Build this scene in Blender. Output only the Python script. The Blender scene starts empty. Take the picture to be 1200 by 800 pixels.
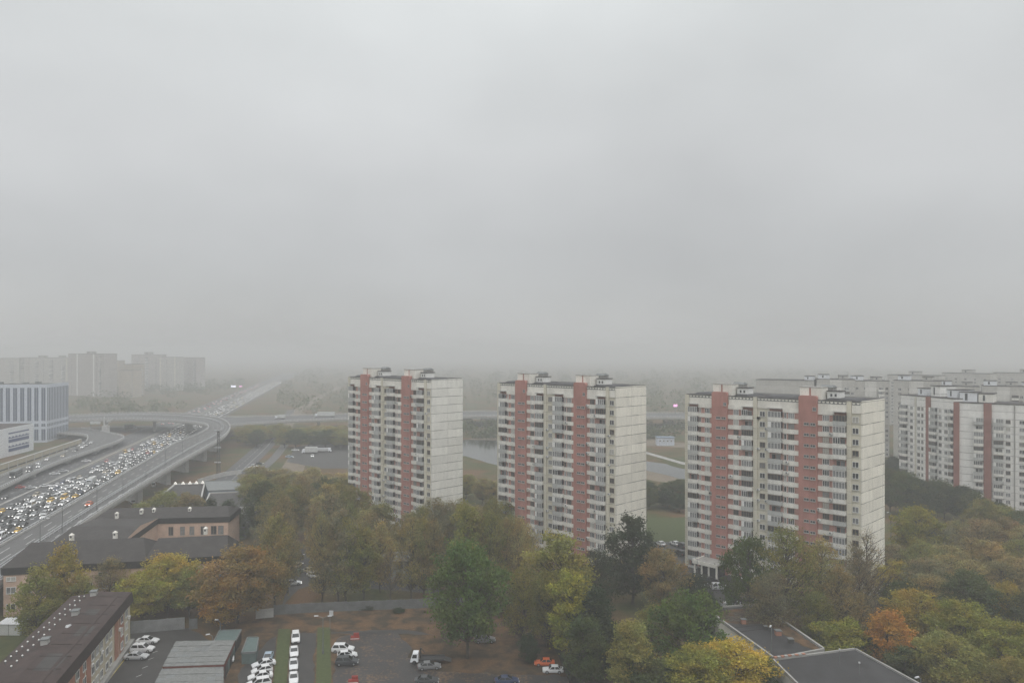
import bpy, math, random
import numpy as np
from mathutils import Vector, Matrix
random.seed(7); R=random.Random(11)
C=bpy.context.scene.collection
H0=412.0; F=867.0; D=63.0
def at(px,py,z=0.0):
    "a pixel of the 1200x800 photograph and a height -> the point on that height"
    d=(D-z)*F/(py-H0); return Vector(((px-600)*d/F,d,z))
def atd(px,d,z=0.0): return Vector(((px-600)*d/F,d,z))
# ---------------------------------------------------------------- materials
M={}
def mat(name,col,rough=.85,noise=0,nscale=1.0,spec=.3,emit=0,objcol=False,metal=0,col2=None,bump=0):
    m=bpy.data.materials.new(name); m.use_nodes=True; nt=m.node_tree; N=nt.nodes; L=nt.links
    b=N['Principled BSDF']; b.inputs['Roughness'].default_value=rough; b.inputs['Metallic'].default_value=metal
    b.inputs['Specular IOR Level'].default_value=spec
    src=None
    if objcol:
        oi=N.new('ShaderNodeObjectInfo'); src=oi.outputs['Color']
    if noise or col2:
        tc=N.new('ShaderNodeTexCoord'); nz=N.new('ShaderNodeTexNoise'); nz.inputs['Scale'].default_value=nscale
        nz.inputs['Detail'].default_value=6; nz.inputs['Roughness'].default_value=.62
        L.new(tc.outputs['Object'],nz.inputs['Vector'])
        mp=N.new('ShaderNodeMapRange'); mp.inputs['From Min'].default_value=.3; mp.inputs['From Max'].default_value=.7
        L.new(nz.outputs['Fac'],mp.inputs['Value'])
        mx=N.new('ShaderNodeMix'); mx.data_type='RGBA'
        L.new(mp.outputs['Result'],mx.inputs['Factor'])
        c2=col2 or tuple(min(1,c*(1+noise)) for c in col); c1=col if col2 else tuple(c*(1-noise) for c in col)
        if src is None:
            mx.inputs['A'].default_value=(*c1,1); mx.inputs['B'].default_value=(*c2,1); L.new(mx.outputs['Result'],b.inputs['Base Color'])
        else:
            mx.inputs['A'].default_value=(1-noise,)*3+(1,); mx.inputs['B'].default_value=(1+noise,)*3+(1,)
            mu=N.new('ShaderNodeMix'); mu.data_type='RGBA'; mu.blend_type='MULTIPLY'; mu.inputs['Factor'].default_value=1
            L.new(src,mu.inputs['A']); L.new(mx.outputs['Result'],mu.inputs['B']); L.new(mu.outputs['Result'],b.inputs['Base Color'])
        if bump:
            bp=N.new('ShaderNodeBump'); bp.inputs['Strength'].default_value=bump; L.new(nz.outputs['Fac'],bp.inputs['Height']); L.new(bp.outputs['Normal'],b.inputs['Normal'])
    elif src is not None: L.new(src,b.inputs['Base Color'])
    else: b.inputs['Base Color'].default_value=(*col,1)
    if emit:
        b.inputs['Emission Color'].default_value=(*col,1); b.inputs['Emission Strength'].default_value=emit
    M[name]=m; return m
def panel_wall(name,col,fh=2.8,seam=.35,vx=0,vw=.06,stain=.12,seamw=.07,off=0.0):
    "concrete panels: a thin dark joint every storey, faint vertical joints, rain stains"
    m=bpy.data.materials.new(name); m.use_nodes=True; nt=m.node_tree; N=nt.nodes; L=nt.links
    b=N['Principled BSDF']; b.inputs['Roughness'].default_value=.9; b.inputs['Specular IOR Level'].default_value=.2
    tc=N.new('ShaderNodeTexCoord'); sp=N.new('ShaderNodeSeparateXYZ'); L.new(tc.outputs['Object'],sp.inputs[0])
    def joint(sock,period,w,o=0.0):
        a=N.new('ShaderNodeMath'); a.operation='ADD'; a.inputs[1].default_value=o; L.new(sock,a.inputs[0])
        d=N.new('ShaderNodeMath'); d.operation='PINGPONG'; d.inputs[1].default_value=period/2; L.new(a.outputs[0],d.inputs[0])
        l=N.new('ShaderNodeMath'); l.operation='LESS_THAN'; l.inputs[1].default_value=w; L.new(d.outputs[0],l.inputs[0]); return l.outputs[0]
    j=joint(sp.outputs['Z'],fh,seamw,off)
    # joints differ in darkness from storey to storey and fade out along their length
    mp0=N.new('ShaderNodeMapping'); mp0.inputs['Scale'].default_value=(.16,.16,.9); L.new(tc.outputs['Object'],mp0.inputs[0])
    nj=N.new('ShaderNodeTexNoise'); nj.inputs['Scale'].default_value=1; nj.inputs['Detail'].default_value=2; L.new(mp0.outputs[0],nj.inputs['Vector'])
    rj=N.new('ShaderNodeMapRange'); rj.inputs['From Min'].default_value=.35; rj.inputs['From Max'].default_value=.6; rj.inputs['To Min'].default_value=.25; L.new(nj.outputs['Fac'],rj.inputs['Value'])
    jm=N.new('ShaderNodeMath'); jm.operation='MULTIPLY'; L.new(j,jm.inputs[0]); L.new(rj.outputs[0],jm.inputs[1])
    jf=jm.outputs[0]
    if vx:
        v=joint(sp.outputs['Y'],vx,vw*.7,0)
        mxn=N.new('ShaderNodeMath'); mxn.operation='MAXIMUM'; L.new(jf,mxn.inputs[0]); 
        vs=N.new('ShaderNodeMath'); vs.operation='MULTIPLY'; vs.inputs[1].default_value=.6; L.new(v,vs.inputs[0]); L.new(vs.outputs[0],mxn.inputs[1]); jf=mxn.outputs[0]
    mp=N.new('ShaderNodeMapping'); mp.inputs['Scale'].default_value=(.7,.7,.16); L.new(tc.outputs['Object'],mp.inputs[0])
    nz=N.new('ShaderNodeTexNoise'); nz.inputs['Scale'].default_value=1; nz.inputs['Detail'].default_value=7; nz.inputs['Roughness'].default_value=.65; L.new(mp.outputs[0],nz.inputs['Vector'])
    r=N.new('ShaderNodeMapRange'); r.inputs['From Min'].default_value=.3; r.inputs['From Max'].default_value=.7; L.new(nz.outputs['Fac'],r.inputs['Value'])
    mx=N.new('ShaderNodeMix'); mx.data_type='RGBA'; L.new(r.outputs[0],mx.inputs['Factor'])
    mx.inputs['A'].default_value=(*[c*(1-stain) for c in col],1); mx.inputs['B'].default_value=(*[c*(1+stain*.6) for c in col],1)
    cm=N.new('ShaderNodeCombineXYZ')
    for i_,(ax,per) in enumerate((('Z',fh),('Y',vx or 6.2),('X',5.3))):
        dv=N.new('ShaderNodeMath'); dv.operation='DIVIDE'; dv.inputs[1].default_value=per; L.new(sp.outputs[ax],dv.inputs[0]); fl_=N.new('ShaderNodeMath'); fl_.operation='FLOOR'; L.new(dv.outputs[0],fl_.inputs[0]); L.new(fl_.outputs[0],cm.inputs[i_])
    wn=N.new('ShaderNodeTexWhiteNoise'); L.new(cm.outputs[0],wn.inputs['Vector']); wr=N.new('ShaderNodeMapRange'); wr.inputs['To Min'].default_value=.90; wr.inputs['To Max'].default_value=1.05; L.new(wn.outputs['Value'],wr.inputs['Value'])
    ws=N.new('ShaderNodeVectorMath'); ws.operation='SCALE'; L.new(mx.outputs['Result'],ws.inputs[0]); L.new(wr.outputs[0],ws.inputs['Scale'])
    m2=N.new('ShaderNodeMix'); m2.data_type='RGBA'; s=N.new('ShaderNodeMath'); s.operation='MULTIPLY'; s.inputs[1].default_value=1-seam; L.new(jf,s.inputs[0])
    L.new(s.outputs[0],m2.inputs['Factor']); L.new(ws.outputs[0],m2.inputs['A']); m2.inputs['B'].default_value=(.07,.07,.065,1)
    L.new(m2.outputs['Result'],b.inputs['Base Color']); M[name]=m; return m

panel_wall('panel_cream',(.78,.755,.675),seam=.10,vx=7.4,seamw=.085,stain=.13)
panel_wall('panel_face',(.64,.61,.51),seam=.45,seamw=.05)
panel_wall('panel_plain',(.60,.575,.50),seam=.95)
panel_wall('panel_grey',(.60,.59,.56),seam=.25)
panel_wall('panel_far',(.46,.45,.42),seam=.55)
panel_wall('panel_farwhite',(.78,.775,.75),seam=.2,seamw=.09)
panel_wall('panel_fartan',(.42,.37,.30),seam=.5)
panel_wall('panel_fardark',(.40,.375,.355),seam=.5)
panel_wall('brick_red',(.40,.195,.165),seam=.93,stain=.16)
panel_wall('brick_dull',(.27,.12,.10),seam=.93,stain=.16)
panel_wall('band_red',(.42,.235,.20),seam=1,stain=.16)
panel_wall('spandrel_cream',(.76,.74,.68),seam=1,stain=.14)
mat('balcony_panel',(.68,.67,.63),noise=.14,nscale=.8)
mat('balcony_panel_grey',(.43,.44,.43),noise=.12,nscale=.8)
mat('frame_white',(.72,.72,.70),.5,noise=.08,nscale=2)
mat('frame_brown',(.22,.17,.13),.6,noise=.1,nscale=2)
mat('glass_dark',(.045,.05,.056),.12,spec=.6,noise=.3,nscale=.7)
mat('glass_mid',(.20,.205,.21),.15,spec=.6,noise=.35,nscale=1.3)
mat('curtain',(.38,.37,.34),.6,noise=.2,nscale=3)
mat('roof_felt',(.055,.052,.05),.85,noise=.35,nscale=.35)
mat('roof_felt_dark',(.028,.028,.03),.55,noise=.4,nscale=.3,spec=.4)
mat('roof_brown',(.042,.028,.025),.8,noise=.35,nscale=.5)
mat('fascia_brown',(.030,.020,.018),.8,noise=.3,nscale=1.2)
mat('roof_slate',(.040,.036,.034),.75,noise=.3,nscale=.6)
mat('fascia_dark',(.022,.022,.021),.8,noise=.3,nscale=1)
mat('wall_pink',(.52,.375,.295),.9,noise=.12,nscale=.5)
mat('wall_pinkpale',(.52,.40,.33),.9,noise=.1,nscale=.5)
mat('wall_cream',(.50,.455,.345),.9,noise=.16,nscale=.5)
mat('wall_red',(.33,.165,.115),.9,noise=.15,nscale=.5)
mat('wall_white',(.70,.72,.75),.8,noise=.06,nscale=.3)
mat('clad_white',(.52,.56,.63),.6,noise=.04,nscale=.3)
mat('glass_blue',(.075,.10,.15),.2,spec=.6,noise=.25,nscale=.4)
mat('sign_navy',(.03,.055,.17),.5,noise=.05,nscale=1)
mat('tan_wall',(.40,.355,.26),.9,noise=.15,nscale=.3)
mat('concrete',(.30,.295,.28),.9,noise=.18,nscale=.35)
mat('concrete_light',(.40,.395,.38),.9,noise=.15,nscale=.4)
mat('concrete_fence',(.125,.13,.13),.9,noise=.18,nscale=.6)
mat('concrete_fence_pale',(.19,.195,.195),.9,noise=.18,nscale=.6)
mat('asphalt_road',(.062,.062,.064),.75,noise=.15,nscale=.12,spec=.4)
mat('asphalt_deck',(.092,.091,.09),.75,noise=.12,nscale=.15,spec=.4)
mat('asphalt_lot',(.022,.021,.021),.6,noise=.4,nscale=.25,spec=.5)
mat('asphalt_yard',(.030,.028,.026),.65,noise=.35,nscale=.3,spec=.5)
mat('paint_white',(.55,.55,.54),.7,noise=.25,nscale=.8)
mat('paint_yellow',(.5,.4,.1),.7,noise=.2,nscale=.8)
mat('car_paint',(1,1,1),.3,objcol=True,spec=.5)
mat('car_glass',(.015,.018,.02),.1,spec=.7)
mat('tyre',(.015,.015,.015),.8)
mat('rim',(.35,.35,.36),.4,metal=.6)
mat('headlight_lit',(1,.98,.95),emit=2.6)
mat('headlight_off',(.7,.72,.72),.2)
mat('taillight',(.35,.02,.015),.3)
mat('taillight_lit',(1,.08,.03),emit=1.6)
mat('plastic_dark',(.03,.03,.032),.5)
mat('plastic_red',(.27,.04,.03),.5)
mat('metal_grey',(.17,.18,.18),.5,metal=.3,noise=.1,nscale=1)
mat('metal_light',(.5,.51,.52),.5,noise=.1,nscale=1)
mat('metal_dark',(.06,.06,.06),.6)
mat('lamp_lit',(1,.97,.9),emit=.35)
mat('led_pink',(1,.5,.85),emit=.9)
mat('led_white',(.85,.85,1),emit=1.6)
mat('slate_sheet',(.165,.17,.165),.8,noise=.22,nscale=1.4)
mat('sheet_green',(.09,.125,.12),.7,noise=.15,nscale=1)
mat('shed_wall',(.13,.045,.035),.8,noise=.2,nscale=1)
mat('bark',(.075,.062,.05),.95,noise=.3,nscale=3)
mat('bark_grey',(.13,.12,.105),.95,noise=.25,nscale=3)
mat('bark_birch',(.42,.41,.38),.9,noise=.3,nscale=3)
mat('container',(.50,.51,.50),.6,noise=.08,nscale=.8)
mat('sheet_blue',(.15,.2,.27),.5,noise=.1,nscale=.6)

def leafmat():
    m=bpy.data.materials.new('leaves'); m.use_nodes=True; nt=m.node_tree; N=nt.nodes; L=nt.links
    b=N['Principled BSDF']; b.inputs['Roughness'].default_value=.75; b.inputs['Specular IOR Level'].default_value=.15
    oi=N.new('ShaderNodeObjectInfo'); a=N.new('ShaderNodeAttribute'); a.attribute_name='tint'
    tc=N.new('ShaderNodeTexCoord'); nz=N.new('ShaderNodeTexNoise'); nz.inputs['Scale'].default_value=.22; nz.inputs['Detail'].default_value=3
    vadd=N.new('ShaderNodeVectorMath'); vadd.operation='ADD'; L.new(tc.outputs['Object'],vadd.inputs[0])
    vm=N.new('ShaderNodeVectorMath'); vm.operation='SCALE'; vm.inputs[0].default_value=(37,19,53); L.new(oi.outputs['Random'],vm.inputs['Scale']); L.new(vm.outputs[0],vadd.inputs[1])
    L.new(vadd.outputs[0],nz.inputs['Vector'])
    mp=N.new('ShaderNodeMapRange'); mp.inputs['From Min'].default_value=.38; mp.inputs['From Max'].default_value=.66; L.new(nz.outputs['Fac'],mp.inputs['Value'])
    # patches turn warmer (autumn)
    mx=N.new('ShaderNodeMix'); mx.data_type='RGBA'; mx.inputs['A'].default_value=(.88,1.04,.95,1); mx.inputs['B'].default_value=(1.13,1.0,.80,1); L.new(mp.outputs[0],mx.inputs['Factor'])
    mu=N.new('ShaderNodeMix'); mu.data_type='RGBA'; mu.blend_type='MULTIPLY'; mu.inputs['Factor'].default_value=1; mu.clamp_result=False
    L.new(oi.outputs['Color'],mu.inputs['A']); L.new(mx.outputs['Result'],mu.inputs['B'])
    t=N.new('ShaderNodeMapRange'); t.inputs['To Min'].default_value=.45; t.inputs['To Max'].default_value=1.55; L.new(a.outputs['Fac'],t.inputs['Value'])
    sc=N.new('ShaderNodeVectorMath'); sc.operation='SCALE'; L.new(mu.outputs['Result'],sc.inputs[0]); L.new(t.outputs[0],sc.inputs['Scale'])
    L.new(sc.outputs[0],b.inputs['Base Color']); M['leaves']=m
    tr=N.new('ShaderNodeBsdfTranslucent'); L.new(sc.outputs[0],tr.inputs['Color']); ms=N.new('ShaderNodeMixShader'); ms.inputs[0].default_value=.35
    L.new(b.outputs[0],ms.inputs[1]); L.new(tr.outputs[0],ms.inputs[2]); L.new(ms.outputs[0],N['Material Output'].inputs['Surface'])
leafmat()
# ---------------------------------------------------------------- mesh builder
class MB:
    def __init__(s): s.v=[];s.f=[];s.m=[];s.names=[]
    def mi(s,m):
        if m not in s.names: s.names.append(m)
        return s.names.index(m)
    def poly(s,pts,m):
        n=len(s.v); s.v+= [tuple(p) for p in pts]; s.f.append(tuple(range(n,n+len(pts)))); s.m.append(s.mi(m)); return s
    def hexa(s,b,t,m):
        "two quads (bottom, top), counter-clockwise"
        n=len(s.v); s.v+=[tuple(p) for p in b]+[tuple(p) for p in t]; k=s.mi(m); q=len(b)
        fs=[tuple(n+i for i in reversed(range(q))),tuple(n+q+i for i in range(q))]
        for i in range(q): fs.append((n+i,n+(i+1)%q,n+q+(i+1)%q,n+q+i))
        s.f+=fs; s.m+=[k]*len(fs); return s
    def box(s,x0,x1,y0,y1,z0,z1,m):
        return s.hexa([(x0,y0,z0),(x1,y0,z0),(x1,y1,z0),(x0,y1,z0)],[(x0,y0,z1),(x1,y0,z1),(x1,y1,z1),(x0,y1,z1)],m)
    def prism(s,fp,z0,z1,m): return s.hexa([(p[0],p[1],z0) for p in fp],[(p[0],p[1],z1) for p in fp],m)
    def tube(s,p,q,r0,r1,m,n=6,cap=True):
        p=Vector(p);q=Vector(q); d=(q-p).normalized(); a=d.orthogonal().normalized(); b=d.cross(a)
        c=[(math.cos(2*math.pi*i/n),math.sin(2*math.pi*i/n)) for i in range(n)]
        return s.hexa([p+a*u*r0+b*w*r0 for u,w in c],[q+a*u*r1+b*w*r1 for u,w in c],m)
    def beam(s,p,q,w,h,m):
        "a horizontal-ish bar from p to q, width w, from z to z+h"
        p=Vector(p);q=Vector(q); d=q-p; n=Vector((-d.y,d.x,0)).normalized()*w/2
        u=Vector((0,0,h)); return s.hexa([p-n,q-n,q+n,p+n],[p-n+u,q-n+u,q+n+u,p+n+u],m)
    def build(s,name,parent=None,loc=None,rotz=0,smooth=False):
        o=bpy.data.objects.new(name,s.mesh(name,smooth)); C.objects.link(o)
        if parent: o.parent=parent
        if loc is not None: o.location=loc
        o.rotation_euler.z=rotz; return o
    def mesh(s,name,smooth=False):
        me=bpy.data.meshes.new(name); me.from_pydata(s.v,[],s.f)
        for n in s.names: me.materials.append(M[n])
        me.polygons.foreach_set('material_index',s.m)
        if smooth: me.polygons.foreach_set('use_smooth',[True]*len(s.f))
        me.update(); return me
def tag(o,label,cat,group=None):
    o['label']=label; o['category']=cat
    if group: o['group']=group
    return o
def thing(name,label,cat,loc=(0,0,0),rotz=0,group=None,scale=None):
    o=bpy.data.objects.new(name,None); C.objects.link(o); o.location=loc; o.rotation_euler=(0,0,rotz); o.empty_display_size=.5
    if scale: o.scale=(scale,)*3 if not hasattr(scale,'__len__') else scale
    return tag(o,label,cat,group)
def inst(name,me,parent,loc=(0,0,0),col=None,rotz=0):
    o=bpy.data.objects.new(name,me); C.objects.link(o); o.parent=parent; o.location=loc; o.rotation_euler.z=rotz
    if col: o.color=(*col,1)
    return o
def struct(o): o['kind']='structure'; return o
ORD=['','first','second','third','fourth','fifth','sixth','seventh','eighth','ninth','tenth','eleventh','twelfth','thirteenth','fourteenth','fifteenth','sixteenth','seventeenth','eighteenth','nineteenth','twentieth']
TENS={20:'twenty',30:'thirty',40:'forty',50:'fifty',60:'sixty',70:'seventy'}
def ordn(n):
    if n<=20: return ORD[n]
    t,u=n//10*10,n%10
    return TENS[t]+'-'+ORD[u] if u else TENS[t].replace('ty','tieth')
# ---------------------------------------------------------------- camera, light
cam=bpy.data.cameras.new('camera'); co=bpy.data.objects.new('camera',cam); C.objects.link(co)
co.location=(0,0,D); co.rotation_euler=(math.pi/2,0,0); cam.sensor_width=36; cam.lens=F/1200*36; cam.shift_y=(H0-400)/1200
cam.clip_start=1; cam.clip_end=9000
sc=bpy.context.scene; sc.camera=co
w=bpy.data.worlds.new('World'); sc.world=w; w.use_nodes=True; nt=w.node_tree; N=nt.nodes; L=nt.links
bg=N['Background']; bg.inputs['Strength'].default_value=.1
SUN_EL=math.radians(55); SUN_ROT=math.radians(160)
sky=N.new('ShaderNodeTexSky'); sky.sky_type='NISHITA'; sky.sun_disc=False; sky.sun_elevation=SUN_EL; sky.sun_rotation=SUN_ROT
tc=N.new('ShaderNodeTexCoord'); sx=N.new('ShaderNodeSeparateXYZ'); L.new(tc.outputs['Generated'],sx.inputs[0])
cr=N.new('ShaderNodeValToRGB'); L.new(sx.outputs['Z'],cr.inputs[0]); e=cr.color_ramp.elements
SKY=[(0,(4.85,4.9,4.93)),(.12,(5.4,5.47,5.5)),(.25,(6.3,6.4,6.42)),(.42,(7.4,7.65,7.65)),(.65,(12.8,12.9,12.9)),(1,(17.8,18,18))]
e[0].position=0; e[0].color=(*[c/18 for c in SKY[0][1]],1); e[1].position=1; e[1].color=(*[c/18 for c in SKY[-1][1]],1)
for p,c in SKY[1:-1]:
    k=e.new(p); k.color=(*[x/18 for x in c],1)
# broad soft cloud mottling of the overcast
mpn=N.new('ShaderNodeMapping'); mpn.inputs['Scale'].default_value=(1.6,1.6,3.2); mpn.inputs['Location'].default_value=(.7,.2,.4); L.new(tc.outputs['Generated'],mpn.inputs[0])
nz=N.new('ShaderNodeTexNoise'); nz.inputs['Scale'].default_value=1.3; nz.inputs['Detail'].default_value=4; nz.inputs['Roughness'].default_value=.45; L.new(mpn.outputs[0],nz.inputs['Vector'])
mr=N.new('ShaderNodeMapRange'); mr.inputs['From Min'].default_value=.25; mr.inputs['From Max'].default_value=.75; mr.inputs['To Min'].default_value=16.0; mr.inputs['To Max'].default_value=20.6; L.new(nz.outputs['Fac'],mr.inputs['Value'])
vs=N.new('ShaderNodeVectorMath'); vs.operation='SCALE'; L.new(cr.outputs[0],vs.inputs[0]); L.new(mr.outputs[0],vs.inputs['Scale'])
mx=N.new('ShaderNodeMix'); mx.data_type='RGBA'; mx.inputs['Factor'].default_value=.06; mx.clamp_result=False
L.new(vs.outputs[0],mx.inputs['A']); L.new(sky.outputs[0],mx.inputs['B']); L.new(mx.outputs['Result'],bg.inputs['Color'])
sl=bpy.data.lights.new('sun','SUN'); sl.energy=.9; sl.angle=math.radians(25); sl.color=(1,.97,.93)
so=bpy.data.objects.new('sun',sl); C.objects.link(so)
az=SUN_ROT; sd=Vector((math.sin(az)*math.cos(SUN_EL),math.cos(az)*math.cos(SUN_EL),math.sin(SUN_EL)))
so.rotation_euler=sd.to_track_quat('Z','Y').to_euler(); so.location=(0,0,200)
vs_=sc.view_settings; vs_.view_transform='Standard'; vs_.look='None'; vs_.gamma=1; vs_.use_curve_mapping=False; vs_.exposure=0
sc.cycles.use_denoising=True; sc.cycles.max_bounces=6; sc.cycles.diffuse_bounces=2; sc.cycles.glossy_bounces=2; sc.cycles.volume_bounces=2; sc.cycles.transparent_max_bounces=4
sc.cycles.use_adaptive_sampling=True; sc.cycles.adaptive_threshold=.015
# ---------------------------------------------------------------- haze
hz=MB().box(-4020,4020,-620,6020,-8,82,'concrete'); hm=bpy.data.materials.new('haze_air'); hm.use_nodes=True
n_=hm.node_tree.nodes; n_.remove(n_['Principled BSDF']); pv=n_.new('ShaderNodeVolumePrincipled')
pv.inputs['Density'].default_value=.0008; pv.inputs['Color'].default_value=(.725,.74,.752,1); pv.inputs['Anisotropy'].default_value=0
hm.node_tree.links.new(pv.outputs[0],n_['Material Output'].inputs['Volume'])
ho=hz.build('haze'); ho.data.materials.clear(); ho.data.materials.append(hm); ho['kind']='stuff'
tag(ho,'pale grey autumn haze filling the air over the whole district','haze')
# ---------------------------------------------------------------- ground
def ground_mat():
    m=bpy.data.materials.new('ground_soil'); m.use_nodes=True; nt=m.node_tree; N=nt.nodes; L=nt.links
    b=N['Principled BSDF']; b.inputs['Roughness'].default_value=.95; b.inputs['Specular IOR Level'].default_value=.1
    tc=N.new('ShaderNodeTexCoord')
    def noise(s,d=5,r=.6):
        n=N.new('ShaderNodeTexNoise'); n.inputs['Scale'].default_value=s; n.inputs['Detail'].default_value=d; n.inputs['Roughness'].default_value=r; L.new(tc.outputs['Object'],n.inputs['Vector']); return n.outputs['Fac']
    def rng(s,a,c):
        q=N.new('ShaderNodeMapRange'); q.inputs['From Min'].default_value=a; q.inputs['From Max'].default_value=c; L.new(s,q.inputs['Value']); return q.outputs[0]
    def mix(f,a,c):
        q=N.new('ShaderNodeMix'); q.data_type='RGBA'; L.new(f,q.inputs['Factor'])
        for k,x in (('A',a),('B',c)):
            if isinstance(x,tuple): q.inputs[k].default_value=(*x,1)
            else: L.new(x,q.inputs[k])
        return q.outputs['Result']
    grass=mix(rng(noise(.5),.35,.7),(.045,.058,.022),(.085,.085,.035))
    leaf=mix(rng(noise(2.2,6,.7),.35,.65),(.085,.052,.030),(.16,.095,.050))
    c=mix(rng(noise(.035,4),.42,.6),grass,leaf)
    L.new(c,b.inputs['Base Color']); M['ground_soil']=m
    m2=m.copy(); m2.name='leaf_litter'; M['leaf_litter']=m2
    nn=m2.node_tree
    # leaf litter: the same leaves everywhere, bare wet soil showing in patches
    for n in nn.nodes:
        if n.type=='TEX_NOISE' and abs(n.inputs['Scale'].default_value-.035)<1e-4: n.inputs['Scale'].default_value=.25
        if n.type=='MIX' and n.inputs['A'].default_value[:3]!=(.5,.5,.5) and not n.inputs['A'].is_linked and abs(n.inputs['A'].default_value[0]-.045)<1e-3:
            n.inputs['A'].default_value=(.045,.036,.026,1); n.inputs['B'].default_value=(.07,.055,.035,1)
ground_mat()
def lotmat():
    "dark wet asphalt, fallen leaves scattered thicker in patches"
    m=bpy.data.materials.new('lot_leafy'); m.use_nodes=True; nt=m.node_tree; N=nt.nodes; L=nt.links
    b=N['Principled BSDF']; tc=N.new('ShaderNodeTexCoord')
    n1=N.new('ShaderNodeTexNoise'); n1.inputs['Scale'].default_value=.17; n1.inputs['Detail'].default_value=6; n1.inputs['Roughness'].default_value=.7
    n2=N.new('ShaderNodeTexNoise'); n2.inputs['Scale'].default_value=1.7; n2.inputs['Detail'].default_value=4
    n3=N.new('ShaderNodeTexNoise'); n3.inputs['Scale'].default_value=.3; n3.inputs['Detail'].default_value=5
    for n in (n1,n2,n3): L.new(tc.outputs['Object'],n.inputs['Vector'])
    ad=N.new('ShaderNodeMath'); ad.operation='MULTIPLY'; L.new(n1.outputs['Fac'],ad.inputs[0]); L.new(n2.outputs['Fac'],ad.inputs[1])
    r=N.new('ShaderNodeMapRange'); r.inputs['From Min'].default_value=.278; r.inputs['From Max'].default_value=.325; L.new(ad.outputs[0],r.inputs['Value'])
    a=N.new('ShaderNodeMix'); a.data_type='RGBA'; a.inputs['A'].default_value=(.016,.015,.015,1); a.inputs['B'].default_value=(.040,.037,.036,1); L.new(n3.outputs['Fac'],a.inputs['Factor'])
    c=N.new('ShaderNodeMix'); c.data_type='RGBA'; L.new(r.outputs[0],c.inputs['Factor']); L.new(a.outputs['Result'],c.inputs['A']); c.inputs['B'].default_value=(.115,.07,.038,1)
    L.new(c.outputs['Result'],b.inputs['Base Color']); b.inputs['Roughness'].default_value=.6; M['lot_leafy']=m
lotmat()
struct(MB().poly([(-4000,-600,0),(4000,-600,0),(4000,6000,0),(-4000,6000,0)],'ground_soil').build('ground'))
def wobble(pts,amp,step,seed):
    "subdivide a closed outline and roughen it"
    r=random.Random(seed); out=[]
    for i,p in enumerate(pts):
        q=pts[(i+1)%len(pts)]; p=Vector(p[:2]);q=Vector(q[:2]); n=max(1,int((q-p).length/step)); nn=Vector((-(q-p).y,(q-p).x)).normalized()
        for k in range(n):
            out.append(p+(q-p)*k/n+nn*r.uniform(-amp,amp)*(1 if k else .3))
    return out
def sheet(name,pts,z,m,amp=0,step=2,seed=1):
    P=wobble(pts,amp,step,seed) if amp else pts
    return struct(MB().poly([(p[0],p[1],z) for p in P],m).build(name))
A_=lambda px,py:at(px,py,0)
# leaf-strewn ground round the car park, then asphalt
sheet('leaf_covered_ground',[A_(262,830),A_(250,745),A_(300,722),A_(352,714),A_(560,711),A_(640,722),A_(700,760),A_(760,830)],.004,'leaf_litter',1.2,2.5,3)
sheet('car_park',[A_(386,830),A_(391,790),A_(393,760),A_(398,745),A_(432,738),A_(465,741),A_(480,755),A_(478,770),A_(498,776),A_(512,786),A_(600,789),A_(680,792),A_(700,830)],.008,'lot_leafy',.7,1.6,4)
sheet('path',[A_(268,830),A_(283,782),A_(312,752),A_(330,742),A_(470,737),A_(520,745),A_(470,742),A_(378,742),A_(369,760),A_(366,830)],.012,'asphalt_yard',.35,1.6,5)
sheet('yard',[A_(105,830),A_(150,755),A_(153,742),A_(222,735),A_(246,750),A_(190,780),A_(175,830)],.009,'asphalt_yard',.4,2,6)
mat('lawn',(.036,.056,.016),.95,noise=.35,nscale=1.2,col2=(.075,.085,.032))
for k,(pts,) in enumerate([([A_(326,737),A_(341,737),A_(334,830),A_(317,830)],),([A_(372,735),A_(387,735),A_(389,760),A_(389,830),A_(369,830),A_(370,790)],)]):
    sheet('grass_strip',pts,.10,'lawn',.12,1.2,20+k)
# kerbs of the strips
for k,(a,b,c) in enumerate([((341.5,736),(334.5,830),.25),((325.5,737),(316.5,830),.25),((371.5,735),(368.5,830),.25),((387.5,735),(390,830),.25)]):
    struct(MB().beam(A_(*a),A_(*b),c,.12,'leaf_litter').build('kerb'))
sheet('lorry_yard',[A_(336,541),A_(345,524),A_(372,519),A_(425,520),A_(425,548),A_(380,549)],.026,'asphalt_yard',.8,5,38)
# lawns seen between the blocks
sheet('lawn_meadow',[A_(735,640),A_(740,606),A_(830,606),A_(835,633)],.006,'lawn',.8,4,31)
sheet('parking_road',[A_(730,660),A_(760,634),A_(812,636),A_(850,668),A_(905,700),A_(1000,715),A_(990,735),A_(880,712),A_(830,708),A_(760,680)],.008,'asphalt_lot',.4,4,32)
sheet('yard_road',[A_(330,712),A_(352,640),A_(365,640),A_(372,668),A_(460,680),A_(520,690),A_(520,696),A_(440,690),A_(372,683),A_(350,690)],.006,'asphalt_yard',.3,4,33)
mat('mud',(.16,.13,.095),.9,noise=.25,nscale=.08)
sheet('dry_bank',[A_(460,536),A_(541,516),A_(583,508),A_(600,508),A_(690,511),A_(757,513),A_(800,519),A_(850,521),A_(850,527),A_(757,522),A_(600,514),A_(543,518)],.006,'mud',1,8,34)
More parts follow.
